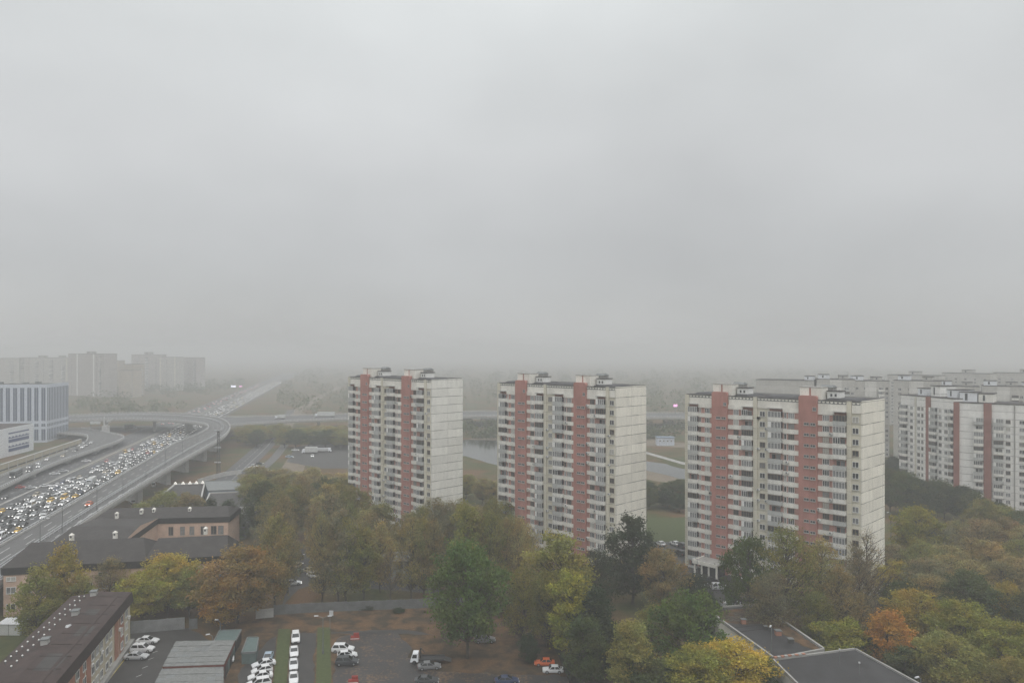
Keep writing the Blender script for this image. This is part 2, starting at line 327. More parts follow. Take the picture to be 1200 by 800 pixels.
# ---------------------------------------------------------------- water
def water():
    m=bpy.data.materials.new('water'); m.use_nodes=True; nt=m.node_tree; N=nt.nodes; L=nt.links; b=N['Principled BSDF']
    b.inputs['Base Color'].default_value=(.02,.024,.022,1); b.inputs['Roughness'].default_value=.12; b.inputs['Specular IOR Level'].default_value=.6
    tc=N.new('ShaderNodeTexCoord'); nz=N.new('ShaderNodeTexNoise'); nz.inputs['Scale'].default_value=.35; nz.inputs['Detail'].default_value=3; L.new(tc.outputs['Object'],nz.inputs['Vector'])
    bp=N.new('ShaderNodeBump'); bp.inputs['Strength'].default_value=.06; L.new(nz.outputs['Fac'],bp.inputs['Height']); L.new(bp.outputs['Normal'],b.inputs['Normal']); M['water']=m
water()
sheet('river_water',[A_(430,545),A_(500,524),A_(545,515),A_(600,516),A_(690,530),A_(757,540),A_(780,543),A_(800,549),A_(860,556),A_(860,566),A_(800,562),A_(757,556),A_(690,553),A_(583,545),A_(545,534),A_(500,545)],.010,'water',1.2,9,35)
sheet('river_bank',[A_(757,551),A_(775,555),A_(800,562),A_(860,572),A_(860,580),A_(790,568),A_(757,561)],.014,'mud',.6,8,36)
sheet('river_path',[A_(757,529),A_(800,541),A_(860,551),A_(860,554),A_(800,544),A_(757,531.5)],.014,'concrete',0)
# ---------------------------------------------------------------- windows, balconies: shared meshes
WIN={}
def window_mesh(w,h,glass,frame='frame_white',mull=1,open_=False):
    k=(round(w,1),round(h,1),glass,frame,mull)
    if k in WIN: return WIN[k]
    b=MB(); t=.09
    b.box(-w/2,-w/2+t,-.05,.06,-h/2,h/2,frame); b.box(w/2-t,w/2,-.05,.06,-h/2,h/2,frame)
    b.box(-w/2+t,w/2-t,-.05,.06,-h/2,-h/2+t,frame); b.box(-w/2+t,w/2-t,-.05,.06,h/2-t,h/2,frame)
    b.box(-w/2+t,w/2-t,-.02,.03,-h/2+t,h/2-t,glass)
    for i in range(mull):
        x=-w/2+w*(i+1)/(mull+1)*(.94 if mull==1 else 1); b.box(x-.05,x+.05,-.045,-.021,-h/2+t,h/2-t,frame)
    b.box(-w/2-.08,w/2+.08,-.14,-.051,-h/2-.07,-h/2+.01,'concrete_light')
    WIN[k]=b.mesh('window'); return WIN[k]
def merge(b,me,off):
    "add an existing mesh to a builder (rotation-free)"
    n=len(b.v); names=[m.name for m in me.materials]; key={v.name:k for k,v in M.items()}
    b.v+=[(v.co.x+off[0],v.co.y+off[1],v.co.z+off[2]) for v in me.vertices]
    for p in me.polygons: b.f.append(tuple(n+i for i in p.vertices)); b.m.append(b.mi(key[names[p.material_index]]))
BAL={}
def balcony_mesh(w,kind,dep=1.15):
    k=(round(w,1),kind)
    if k in BAL: return BAL[k]
    b=MB(); P='balcony_panel' if kind%2==0 else 'balcony_panel_grey'
    b.box(-w/2,w/2,-dep,-.01,-.14,0,'concrete')                       # slab
    b.box(-w/2,w/2,-dep-.06,-dep+.04,0.001,1.08,P); b.box(-w/2,-w/2+.1,-dep+.041,-.01,0.001,1.08,P); b.box(w/2-.1,w/2,-dep+.041,-.01,0.001,1.08,P)
    b.box(-w/2-.04,w/2+.04,-dep-.1,-dep+.06,1.081,1.14,'concrete_light')
    g=kind//2                                                          # 0 open, 1 white frames, 2 brown frames, 3 half glazed
    if g in (1,2,3):
        fr='frame_white' if g!=2 else 'frame_brown'; x1=w/2 if g!=3 else w*.1; n=4 if g!=3 else 3
        b.box(-w/2+.05,x1-.05,-dep,-dep+.03,1.141,2.55,'glass_dark' if g!=1 else 'glass_mid')
        for i in range(n+1):
            x=-w/2+.05+(x1+w/2-.1)*i/n; b.box(x-.05,x+.05,-dep-.04,-dep-.001,1.141,2.55,fr)
        b.box(-w/2,x1,-dep-.05,-dep+.04,2.551,2.65,fr)
        if kind==3: b.box(-w/2+.05+(x1+w/2-.1)*.0,-w/2+.1+(x1+w/2-.1)*.25,-dep-.08,-dep-.045,1.141,2.55,'frame_white')
        for sx in (-1,1):
            if g==3 and sx==1: continue
            xx=sx*(w/2-.06); b.box(xx-.03,xx+.03,-dep+.05,-.01,1.141,2.6,'glass_dark')
    b.box(-w*.32,-w*.05,-.05,.03,.1,2.2,'glass_dark'); b.box(w*.0,w*.35,-.05,.03,.95,2.2,'glass_mid')
    b.box(-w*.34,w*.37,-.045,-.03,2.2,2.3,'frame_white')
    BAL[k]=b.mesh('balcony'); return BAL[k]
def ac_mesh():
    if 'ac' in BAL: return BAL['ac']
    b=MB(); b.box(-.4,.4,-.45,-.1,-.28,.28,'frame_white'); b.box(-.3,.12,-.47,-.451,-.2,.2,'metal_grey'); b.box(-.35,-.3,-.4,0,-.36,-.281,'metal_dark'); b.box(.3,.35,-.4,0,-.36,-.281,'metal_dark')
    BAL['ac']=b.mesh('air_conditioner'); return BAL['ac']
GL=['glass_dark']*5+['glass_mid']*3+['curtain']
def solve_block(cpx,s,theta,lpx,rpx):
    c=atd(cpx,F/s); th=math.radians(theta); ax=Vector((math.cos(th),-math.sin(th))); ay=Vector((math.sin(th),math.cos(th)))
    def hit(px,dv):
        r=(px-600)/F; return (r*c.y-c.x)/(dv.x-r*dv.y)
    Lh=hit(lpx,-ax); W=hit(rpx,ay); o=Vector((c.x,c.y))-ax*Lh
    return o,th,Lh,W
def red_tower_block(cpx,s,theta,lpx,rpx,base,label,seed,endmat):
    o,th,Lh,W=solve_block(cpx,s,theta,lpx,rpx); rr=random.Random(seed); k=Lh/50.56
    t=thing('apartment_building',label,'apartment building',(o.x,o.y,base),-th,'red and cream tower blocks')
    FH=2.8; NF=17; top=50.3; lo=-base-.5
    wl=MB(); wl.box(0,Lh,0,W,lo,top,'panel_face'); 
    wl.box(0,1.3*k,-.35,-.003,lo,top+.1,'panel_face')
    for a in (21.8,47.2): wl.box(a*k,(a+1.1)*k,-.45,-.003,lo,top+.25,'panel_face')
    wl.build('wall',t)
    ew=MB(); ew.box(Lh+.003,Lh+.25,-.05,W+.05,lo,top+.35,endmat); ew.build('end_wall',t)
    sw=MB(); sw.box(-.2,-.003,-.05,W,lo,top+.2,endmat); sw.build('end_wall',t)
    # attic band with its scalloped edge, in stretches between the towers
    for a,b in ((1.4,9.1),(14.3,21.7),(23,34.8),(39.7,47.1),(48.4,50.5)):
        at_=MB(); at_.box(a*k,b*k,-.22,-.004,47.6,top+.15,'spandrel_cream'); at_.box(a*k+.02,b*k-.02,-.245,-.221,top-.62,top+.1,'metal_grey'); n=int((b-a)*k/.95)
        for i in range(n):
            x=a*k+(b-a)*k*(i+.5)/n; q=[(x+.40*math.cos(math.pi*j/6),-.34,top-.05-.42*math.sin(math.pi*j/6)) for j in range(7)]
            q=[(p[0],p[1],p[2]) for p in q]; at_.hexa([(p[0],-.34,p[2]) for p in q],[(p[0],-.246,p[2]) for p in q],'spandrel_cream')
        at_.box(a*k,b*k,-.36,-.18,top+.151,top+.26,'roof_felt'); at_.build('parapet',t)
    rf=MB(); rf.box(.1,Lh-.1,.3,W-.2,top+.003,top+.25,'roof_felt')
    for a,b in ((2,8.5),(15,20),(24,33),(41,49)):
        rf.hexa([(a*k,1.2,top+.26),(b*k,1.2,top+.26),(b*k,W*.7,top+.26),(a*k,W*.7,top+.26)],[((a+.8)*k,2,top+.75),((b-.8)*k,2,top+.75),((b-.8)*k,W*.6,top+.75),((a+.8)*k,W*.6,top+.75)],'roof_felt_dark')
    rf.box(.0,Lh,W-.3,W-.001,top+.001,top+.6,'concrete'); rf.build('roof',t)
    for a in (9.15,34.9):
        x0,x1=a*k,(a+4.9)*k; tw=MB(); z1=top+1.3
        pr=[(x0,lo),(x1,lo),(x1,z1-.5),(x1-.15,z1-.2),(x1-.5,z1),(x0+.5,z1),(x0+.15,z1-.2),(x0,z1-.5)]
        tw.hexa([(p[0],-.85,p[1]) for p in pr],[(p[0],-.003,p[1]) for p in pr],'brick_red')
        tw.box(x0+.5,x1-.5,-.003,.6,top+.26,z1-.05,'brick_red'); tw.build('stair_tower',t)
        h=MB(); m_=(x0+x1)/2
        for u,v in ((x0-.3,m_-.25),(m_+.25,x1+.6)): h.box(u,v,.62,4.6,top+.26,top+3.4,'spandrel_cream'); h.box(u-.12,v+.12,.52,4.75,top+3.401,top+3.55,'concrete')
        h.box(m_-.249,m_+.249,.7,4.4,top+.26,top+3.3,'brick_red')
        lh=h.build('lift_housing',t)
        g=MB(); g.box(x1+1.1,x1+4.2,3,6.5,top+.26,top+2.4,'frame_white'); g.box(x1+.95,x1+4.4,2.8,6.7,top+2.401,top+2.6,'roof_felt')
        g.box(x1+1.9,x1+2.4,2.96,2.999,top+1.1,top+1.8,'glass_dark'); g.box(x1+3,x1+3.5,2.96,2.999,top+1.1,top+1.8,'glass_dark')
        g.hexa([(x0+2.6,5.9,top+3.3),(x1+1.6,5.9,top+3.3),(x1+1.6,8.6,top+3.3),(x0+2.6,8.6,top+3.3)],[(x0+3,6.9,top+3.9),(x1+1.2,6.9,top+3.9),(x1+1.2,7.6,top+3.9),(x0+3,7.6,top+3.9)],'metal_grey')
        g.box(x0+2.8,x1+1.4,6,8.4,top+.26,top+3.299,'concrete'); g.build('roof_hatch',lh)
        # slots in the tower: 16 storeys, two small windows each; and one higher up
        for i in range(16):
            z=1.2+(i+.5)*FH
            for q in ((2.15),(3.85)):
                fb=MB()
                inst('stair_window',window_mesh(1.35,.72,'glass_dark','concrete_light',1),t,(x0+q*k,-.9,z-.35))
        inst('stair_window',window_mesh(.9,.9,'glass_dark','concrete_light',1),t,(x1-.65,-.9,48.2))
    # red infill and cream spandrels
    for n,(a,b) in enumerate(((4.5,9.14),(14.06,18.55),(30.3,34.89),(39.81,43.9))):
        rp=MB().box(a*k,b*k,-.12,-.003,-.78,.85,'band_red').mesh('red_panel'); cp=MB().box(a*k-.05,b*k-.003,-.30,-.004,.855,2.015,'spandrel_cream').mesh('spandrel')
        for i in range(NF):
            inst('red_panel',rp,t,(0,0,i*FH+1.2)); inst('spandrel',cp,t,(0,0,i*FH+1.2))
    # balconies with dividing colour behind
    for a,b in ((1.4,4.5),(18.6,21.75),(26.4,30.2),(43.95,47.15)):
        bw=(b-a)*k-.1
        MB().box(a*k,b*k,-.02,-.003,-.3,NF*FH,'band_red').build('balcony_wall',t)
        for i in range(NF):
            kd=rr.choices([0,1,2,3,4,5,6],[1.6,1.6,6,5,1.2,2,2.2])[0]
            inst('balcony',balcony_mesh(bw,kd),t,((a+b)/2*k,-.03,i*FH-.42+.0))
        cz=MB(); cz.box(a*k,b*k,-1.3,-.224,NF*FH+.15,NF*FH+.32,'concrete_light'); cz.build('balcony_roof',t)
    # windows: nearest columns are parts of their own; the rest of them one part
    nw=0; rest=MB()
    cols=[(49.25,1.55,1.45,1,0),(41.85,1.7,1.5,2,-.14),(24.35,1.6,1.45,1,0),(32.6,1.7,1.5,2,-.14),(16.5,1.6,1.5,2,-.14),(7.4,1.6,1.5,2,-.14),(30.95,.75,1.5,0,-.14),(5.0,.6,1.4,0,-.14)]
    for (x,ww,hh,mu,y) in cols:
        for i in range(NF-1,-1,-1):
            z=i*FH+1.22; fr='frame_white' if rr.random()<.72 else 'frame_brown'; me=window_mesh(ww,hh,rr.choice(GL),fr,mu)
            if nw<100: inst('window',me,t,(x*k,y-.02,z)); nw+=1
            else: merge(rest,me,(x*k,y-.02,z))
    q=rest.build('windows',t); q['kind']='stuff'
    for _ in range(26):
        c=rr.choice([43.2,40.2,48.3,23.3,31.6,17.5,8.6,25.6,15.2]); i=rr.randrange(1,17)
        inst('air_conditioner',ac_mesh(),t,(c*k,-.3 if c not in(48.3,23.3,25.6) else 0,i*FH+.1))
    # entrance canopies
    for a in (9.8,):
        e=MB(); e.box(a*k-3,a*k+4.5,-7,-.9,lo+3.6+.5,lo+3.99+.5,'concrete'); e.box(a*k-3.1,a*k+4.6,-7.15,-7.001,lo+3.3+.5,lo+4.3+.5,'spandrel_cream')
        e.box(a*k-3.1,a*k-3.001,-7,-.9,lo+3.3+.5,lo+4.3+.5,'spandrel_cream')
        for x in (-2.8,-.6,1.6,4): e.box(a*k+x,a*k+x+.4,-6.8,-6.4,lo,lo+4.1,'spandrel_cream')
        e.box(a*k-2.4,a*k+3.6,-4,-.9,lo,lo+4.05,'glass_dark'); e.build('entrance_canopy',t)
    return t
red_tower_block(1009,4.72,45,803.5,1035.5,0,'tall red and cream tower block closest to the dark flat roofs, cars at its entrance','b3' ,'panel_cream')
red_tower_block(721.3,4.08,45,583.7,756.5,2.2,'middle red and cream tower block, with the river showing on both sides of it','b2','panel_cream')
panel_wall('panel_cream_b',(.74,.735,.69),seam=.12,vx=7,seamw=.09)
red_tower_block(505.3,3.53,45,408.8,541.6,3.1,'smallest-looking hazy red and cream tower block, beside the highway end of the row','b1','panel_cream_b')

# ---------------------------------------------------------------- generic slab blocks
def slab_block(a,b,depth,z0,z1,label,wallm,cols,seed,fh=2.8,roofm='roof_felt',group=None,flip=False,extras=None,cat='apartment building',endcols=(),nfl=None):
    """facade from a to b (left to right in the picture), depth behind it.
    cols: (position 0..1, kind, width) with kind w window, W wide window, b balcony, s strip(colour as 4th), l light strip"""
    a=Vector(a[:2]);b=Vector(b[:2]); Lh=(b-a).length; ang=math.atan2((b-a).y,(b-a).x); rr=random.Random(seed)
    t=thing('apartment_building' if cat=='apartment building' else 'office_building',label,cat,(a.x,a.y,z0),ang,group)
    Hh=z1-z0; NF=nfl or int((Hh-3.2)/fh)
    MB().box(0,Lh,0,depth,-1,Hh,wallm).build('wall',t)
    rf=MB(); rf.box(-.15,Lh+.15,-.15,depth+.15,Hh+.003,Hh+.35,roofm); rfo=rf.build('roof',t)
    n=0; rest=MB(); nb=0; brest=MB()
    for c in cols:
        p,kd,wd=c[:3]; x=p*Lh
        if kd=='s': MB().box(x-wd/2,x+wd/2,-.6,-.003,-1,Hh+.2,c[3]).build('stair_tower',t); continue
        if kd=='l': MB().box(x-wd/2,x+wd/2,-.25,-.004,-1,Hh-.3,c[3]).build('wall_panel',t); continue
        if kd=='h':
            h=MB(); h.box(x-wd/2,x+wd/2,depth*.2,depth*.7,Hh+.353,Hh+c[4],c[3]); h.box(x-wd/2-.2,x+wd/2+.2,depth*.2-.2,depth*.7+.2,Hh+c[4]+.003,Hh+c[4]+.3,roofm)
            h.box(x-wd*.2,x-wd*.05,depth*.2-.04,depth*.2-.003,Hh+.9,Hh+c[4]-.4,'glass_dark'); h.build('lift_housing',rfo); continue
        for i in range(NF-1,-1,-1):
            z=i*fh+1.9
            if kd in 'wW':
                me=window_mesh(wd,1.45,rr.choice(GL),'frame_white' if rr.random()<.7 else 'frame_brown',1 if kd=='w' else 2)
                if n<100: inst('window',me,t,(x,-.03,z)); n+=1
                else: merge(rest,me,(x,-.03,z))
            elif kd=='b':
                me=balcony_mesh(wd,rr.choices([0,1,2,3,4,5,6],[1.6,1.6,6,5,1.2,2,2.2])[0])
                if nb<100: inst('balcony',me,t,(x,-.03,z-1.6)); nb+=1
                else: merge(brest,me,(x,-.03,z-1.6))
    if rest.v: rest.build('windows',t)['kind']='stuff'
    if brest.v: brest.build('balconies',t)['kind']='stuff'
    return t,Lh,Hh
# the white block at the right-hand edge: two wings
wa,wb_=atd(1055.5,325),atd(1118,296)
t,Lh,Hh=slab_block(wa,wb_,16,-5,44.0,'white panel block wing with two red stair strips, seen at a slant','panel_farwhite',
  [(.08,'b',3.6),(.22,'w',1.6),(.36,'w',1.6),(.43,'w',1.2),(.55,'s',2.2,'brick_dull'),(.65,'b',3.4),(.76,'w',1.6),(.86,'w',1.6),(.91,'w',1.2),(.97,'b',1.6),(.30,'l',.8,'panel_plain'),(.3,'h',5,'wall_white',3.2),(.55,'h',5,'panel_farwhite',4.6),(.85,'h',5,'wall_white',3.4)],41,group='white blocks beside the wood')
wc=Vector(wb_)+Vector((.755,-.656,0))*74
t,Lh,Hh=slab_block(wb_,wc,16,-5,42.7,'white panel block wing facing the wood, dark balconies between two red stair strips','panel_farwhite',
  [(.012,'s',2.0,'brick_dull'),(.115,'b',3.2),(.155,'s',2.6,'brick_dull'),(.204,'b',3.2),(.245,'w',1.6),(.273,'l',.4,'concrete'),(.305,'w',1.8),(.37,'b',3.6),(.43,'w',1.8),(.49,'l',.9,'panel_plain'),(.57,'W',3.0),(.66,'w',1.8),(.74,'b',3.5),(.83,'w',1.8),(.93,'w',1.8),(.06,'h',6,'wall_white',4),(.14,'h',5,'spandrel_cream',3.6),(.52,'h',8,'panel_farwhite',2.6)],42,group='white blocks beside the wood')
# hazy row beyond it
pts=[(886,470),(955,452),(1000,445),(1045,440),(1100,425),(1150,415),(1200,405),(1262,395)]
names=['plain hazy end block of the far row with a blank pale gable',
 'hazy far-row block rising just behind the lift housings of the closest tower block','hazy far-row block whose lower floors end at the trees',
 'hazy far-row block half hidden by the leaning red strips of the white wing','hazy far-row block above the white roof boxes','hazy far-row block with tall pale window strips at the frame edge','hazy far-row block mostly outside the picture']
for i in range(7):
    p=atd(*pts[i]);q=atd(*pts[i+1]); off=(0,-3,2,-2,1,-1,2)[i]
    n=Vector((0,1,0))*off; q2=p+(q-p)*.985
    cols=[(.14,'w',1.7),(.36,'w',1.7),(.50,'l',(q-p).length*.30,'panel_grey'),(.44,'w',1.7),(.57,'w',1.7),(.78,'b',3.2),(.93,'w',1.5),(.2,'h',6,'wall_white',2.8),(.72,'h',5,'panel_far',2.2)] if i else [(.86,'w',1.6),(.97,'w',1.2),(.9,'h',5,'wall_white',2.6)]
    slab_block(p+n,q2+n,15,-3,(45.2,46.2,45.4,46,43.2,43.8,43.2)[i],names[i],'panel_far',cols,50+i,group='hazy row of pale blocks')
# an even fainter row behind
for i,(x0,x1,d,z1,lb) in enumerate([(1040,1100,640,43,'faint block roofline behind the far row, over the white wing'),(1104,1160,660,44,'faint block roofline behind the far row, further along'),(1164,1240,650,44.5,'faint block roofline behind the far row, at the frame edge')]):
    slab_block(atd(x0,d),atd(x1,d-30),15,-2,z1,lb,'panel_far',[(.1,'w',1.7),(.3,'w',1.7),(.5,'w',1.7),(.7,'w',1.7),(.9,'w',1.7),(.5,'h',8,'panel_far',3)],60+i,group='faint blocks behind the far row')
# hazy blocks beyond the office, left
slab_block(atd(-60,1116),atd(22,1116),16,0,53,'hazy grey block over the blue-windowed office, cut by the frame','panel_far',[(.1,'b',5),(.3,'w',2),(.5,'b',6),(.72,'w',2),(.9,'b',5),(.5,'h',9,'panel_far',4)],70,group='hazy blocks beyond the office')
slab_block(atd(23,1122),atd(80,1098),16,0,54,'hazy grey block with pale balcony stacks straight over the blue-windowed office','panel_far',[(.06,'b',6),(.2,'l',3,'panel_fardark'),(.36,'b',6),(.5,'w',2),(.66,'b',6),(.9,'b',5),(.97,'l',2,'panel_plain'),(.4,'h',10,'panel_far',3),(.8,'h',6,'panel_far',3)],71,group='hazy blocks beyond the office')
slab_block(atd(80,1074),atd(122,1020),18,0,60,'tall hazy brown block with two white vertical strips','panel_fardark',[(.26,'l',3.2,'frame_white'),(.72,'l',3.2,'frame_white'),(.8,'w',2.2),(.9,'b',4),(.1,'w',2),(.5,'h',9,'panel_fardark',3)],72,group='hazy blocks beyond the office')
slab_block(atd(124,1152),atd(140,1152),16,0,49,'hazy tan block, narrow, between the tall brown one and the low tan one','panel_fartan',[(.5,'w',2)],73,group='hazy blocks beyond the office')
slab_block(atd(139,1032),atd(156,1020),14,0,37,'low tan hazy block standing in front of its taller neighbours','panel_fartan',[(.96,'l',.6,'panel_fardark')],74,group='hazy blocks beyond the office')
slab_block(atd(156,1056),atd(169,1080),14,0,45,'hazy tan block with stacked balconies next to the low tan one','panel_fartan',[(.25,'w',2.4),(.7,'b',4)],75,group='hazy blocks beyond the office')
slab_block(atd(154,1272),atd(190,1272),16,0,58,'very faint tall block almost lost in the haze','panel_fardark',[(.2,'w',2.4),(.5,'b',5),(.8,'w',2.4),(.5,'h',12,'panel_fardark',4)],76,group='hazy blocks beyond the office')
slab_block(atd(186,1212),atd(207,1200),16,0,54,'very faint block with pale strips between the two darkest silhouettes','panel_far',[(.1,'l',3,'panel_plain'),(.45,'w',2.4),(.9,'l',3,'panel_plain')],77,group='hazy blocks beyond the office')
slab_block(atd(207,1272),atd(230,1236),16,0,53,'last faint block of the group, nearest the misty highway','panel_fardark',[(.3,'w',2.4),(.6,'w',2.4),(.9,'b',4)],78,group='hazy blocks beyond the office')

# ---------------------------------------------------------------- blue-windowed office
oc=atd(55,515); rf_=atd(80.5,552); lf=Vector((oc.x-80*.98,oc.y-80*.19,0))
def facade_strips(t,Lh,H,n,off,strip_w,name='window'):
    for i in range(n):
        x=(i+.5)*Lh/n
        for z0,z1 in ((1.5,8.6),(10.6,12.4),(14.6,H-1.5)):
            b=MB(); b.box(x-strip_w/2,x+strip_w/2,off-.12,off-.003,z0,z1,'glass_blue')
            k=z0+3.1
            while k<z1-.5: b.box(x-strip_w/2,x+strip_w/2,off-.16,off-.121,k,k+.35,'sign_navy'); k+=3.3
            b.box(x-.08,x+.08,off-.18,off-.161,z0,z1,'clad_white')
            b.build(name,t)
v=(oc-lf); ang=math.atan2(v.y,v.x); L1=Vector((v.x,v.y)).length; v2=rf_-oc; L2=Vector((v2.x,v2.y)).length
ob=thing('office_building','white office block with tall blue window strips beside the sound wall','office building',(oc.x,oc.y,0),ang)
MB().box(-L1,0,0,L2,-1,39.5,'clad_white').build('wall',ob)
rr_=MB(); rr_.box(-L1+.4,-.4,.4,L2-.4,39.503,39.7,'roof_felt'); rr_.box(-L1,0,-.02,.4,39.503,40.4,'clad_white'); rr_.box(-.4,0.02,.401,L2,39.503,40.4,'clad_white')
for i in range(9): rr_.box(-L1+6+i*8,-L1+9+i*8,6,9,39.71,41+.5*(i%3),'metal_grey')
rr_.build('roof',ob)
def strips2(ob,axis,Ltot,n,w_):
    for i in range(n):
        x=(i+.5)*Ltot/n
        for z0,z1 in ((1.5,9.2),(11,13.0),(15,38)):
            b=MB()
            def bx(u0,u1,d0,d1,a0,a1,m):
                if axis=='x': b.box(-Ltot+u0,-Ltot+u1,-d1,-d0,a0,a1,m)
                else: b.box(d0,d1,u0,u1,a0,a1,m)
            bx(x-w_/2,x+w_/2,.003,.12,z0,z1,'glass_blue'); k=z0+2.6
            while k<z1-.6: bx(x-w_/2,x+w_/2,.121,.16,k,k+.3,'sign_navy'); k+=3.3
            if axis=='x': bx(x-.07,x+.07,.161,.2,z0,z1,'clad_white')
            b.build('window',ob)
strips2(ob,'x',L1,18,2.5); strips2(ob,'y',L2,14,1.35)
# low white building with blue bars and waves
wc1=atd(39.4,475); wc0=atd(-14,424); v=wc1-wc0; ang=math.atan2(v.y,v.x); L1=Vector((v.x,v.y)).length
wb=thing('white_building','low white building with navy bars and blue wave marks on its wall','commercial building',(wc0.x,wc0.y,0),ang)
MB().box(0,L1,0,70,-.5,17,'wall_white').build('wall',wb)
q=MB(); q.box(.6,L1-.6,.6,69.4,17.003,17.2,'roof_brown'); q.box(12,20,20,30,17.21,18.6,'metal_grey'); q.build('roof',wb)
for u0,u1,z in ((.42,.885,13.3),(.42,.885,8.1),(.42,.885,2.6)):
    hh=.8 if z>13 else 1.9
    MB().box(L1*u0,L1*u1,-.12,-.003,z,z+hh,'sign_navy').build('window',wb)
for z in (10.6,5.2):
    wv=MB(); n=40; xs=[L1*(.42+.465*i/n) for i in range(n+1)]; up=[z+.75+.42*math.sin(i*.95) for i in range(n+1)]
    for i in range(n): wv.hexa([(xs[i],-.15,z),(xs[i+1],-.15,z),(xs[i+1],-.15,up[i+1]),(xs[i],-.15,up[i])],[(xs[i],-.004,z),(xs[i+1],-.004,z),(xs[i+1],-.004,up[i+1]),(xs[i],-.004,up[i])],'sign_navy')
    wv.build('wave_sign',wb)
# tan sound wall
s0,s1=atd(-40,330),atd(95,470); sw=thing('sound_wall','long tan concrete wall with a dark slot, between the white building and the ramp','wall',tuple(s0))
d_=(s1-s0); n=14; n_v=Vector((-d_.y,d_.x,0)).normalized()
for i in range(n):
    p=d_*i/n; q=d_*(i+1)/n*.9995; b=MB(); h=7.6
    for z0,z1,wd,mt in ((0,4.4,.8,'tan_wall'),(4.402,5.2,.5,'fascia_dark'),(5.202,h,.9,'tan_wall')): b.beam(p+Vector((0,0,z0)),q+Vector((0,0,z0)),wd,z1-z0,mt)
    b.beam(p+Vector((0,0,h+.002)),q+Vector((0,0,h+.002)),1.1,.2,'concrete_light'); b.beam(q-d_.normalized()*.3-n_v*-.0,q,1.3,h-.1,'concrete_light'); b.build('wall_panel',sw)

# ---------------------------------------------------------------- highways
def line_x(d): return -180-.2365*(d-290)      # edge of the jammed carriageway nearest the flyover, at distance d
def strip(name,xy,w0,w1,z,m,marks=(),dash=True):
    "road sheet along xy (list of centre points), from offset w0 to w1 across; marks: offsets of painted lines"
    b=MB(); P=[Vector((p[0],p[1],0)) for p in xy]; T=[]
    for i,p in enumerate(P):
        d=(P[min(i+1,len(P)-1)]-P[max(i-1,0)]).normalized(); T.append(Vector((d.y,-d.x,0)))
    for i in range(len(P)-1):
        a,c=P[i],P[i+1]; b.poly([a+T[i]*w0+Vector((0,0,z)),a+T[i]*w1+Vector((0,0,z)),c+T[i+1]*w1+Vector((0,0,z)),c+T[i+1]*w0+Vector((0,0,z))],m)
        for o,ds in marks:
            n=max(1,int((c-a).length/(9 if ds else 60)))
            for k in range(n):
                u,v=k/n,(k+(.4 if ds else 1))/n; e,f=a+(c-a)*u,a+(c-a)*v; b.poly([e+T[i]*(o-.09)+Vector((0,0,z+.004)),e+T[i]*(o+.09)+Vector((0,0,z+.004)),f+T[i]*(o+.09)+Vector((0,0,z+.004)),f+T[i]*(o-.09)+Vector((0,0,z+.004))],'paint_white')
    o=b.build(name); struct(o); return o
hw=[(line_x(d),d) for d in (120,200,290,400,520,700,900,1200,1600,2200)]
strip('highway_road',hw,-25,3.5,.016,'asphalt_road',[(-24.6,0)]+[(-3.6*i,1) for i in range(0,7)])
strip('highway_road',hw[2:],-46,-28,.016,'asphalt_road',[(-45.6,0),(-28.4,0)]+[(-28.4-4.2*i,1) for i in range(1,4)])
strip('verge',hw,-27.2,-25.8,.10,'concrete')
strip('side_road',[at(*p) for p in ((-40,608),(0,590),(30,577),(60,566),(90,555),(120,545),(150,535))],-5,5,.020,'asphalt_road',[(0,1)])
strip('side_road',[at(*p) for p in ((20,640),(5,600),(-6,582),(-30,574))],-4,4,.024,'asphalt_road',[])
# roads under the far end of the flyover
strip('tram_road',[at(*p) for p in ((225,598),(258,572),(276,556),(290,543),(304,530),(312,522),(318,514),(330,500),(345,480))],-7,5,.018,'asphalt_road',[(-3,1),(1,0)])
strip('slip_road',[at(*p) for p in ((262,592),(300,556),(322,536),(330,526),(345,505))],-2.6,2.6,.022,'asphalt_deck',[])
strip('service_road',[at(*p) for p in ((330,575),(345,545),(352,532),(372,525),(400,522))],-6,6,.020,'mud')
strip('verge',[at(*p) for p in ((335,500),(352,480),(380,462),(400,452))],-5,5,.020,'mud')
strip('far_road',[at(*p) for p in ((60,503),(120,500),(200,499),(250,499))],-6,6,.026,'asphalt_deck',[(0,1)])
strip('far_road',[at(*p) for p in ((530,489.5),(600,490),(757,489),(820,490),(900,492))],-9,9,.020,'asphalt_deck',[(0,1)])
strip('far_road',[at(*p) for p in ((730,499),(757,500),(800,499),(860,498))],-4,4,.020,'concrete')

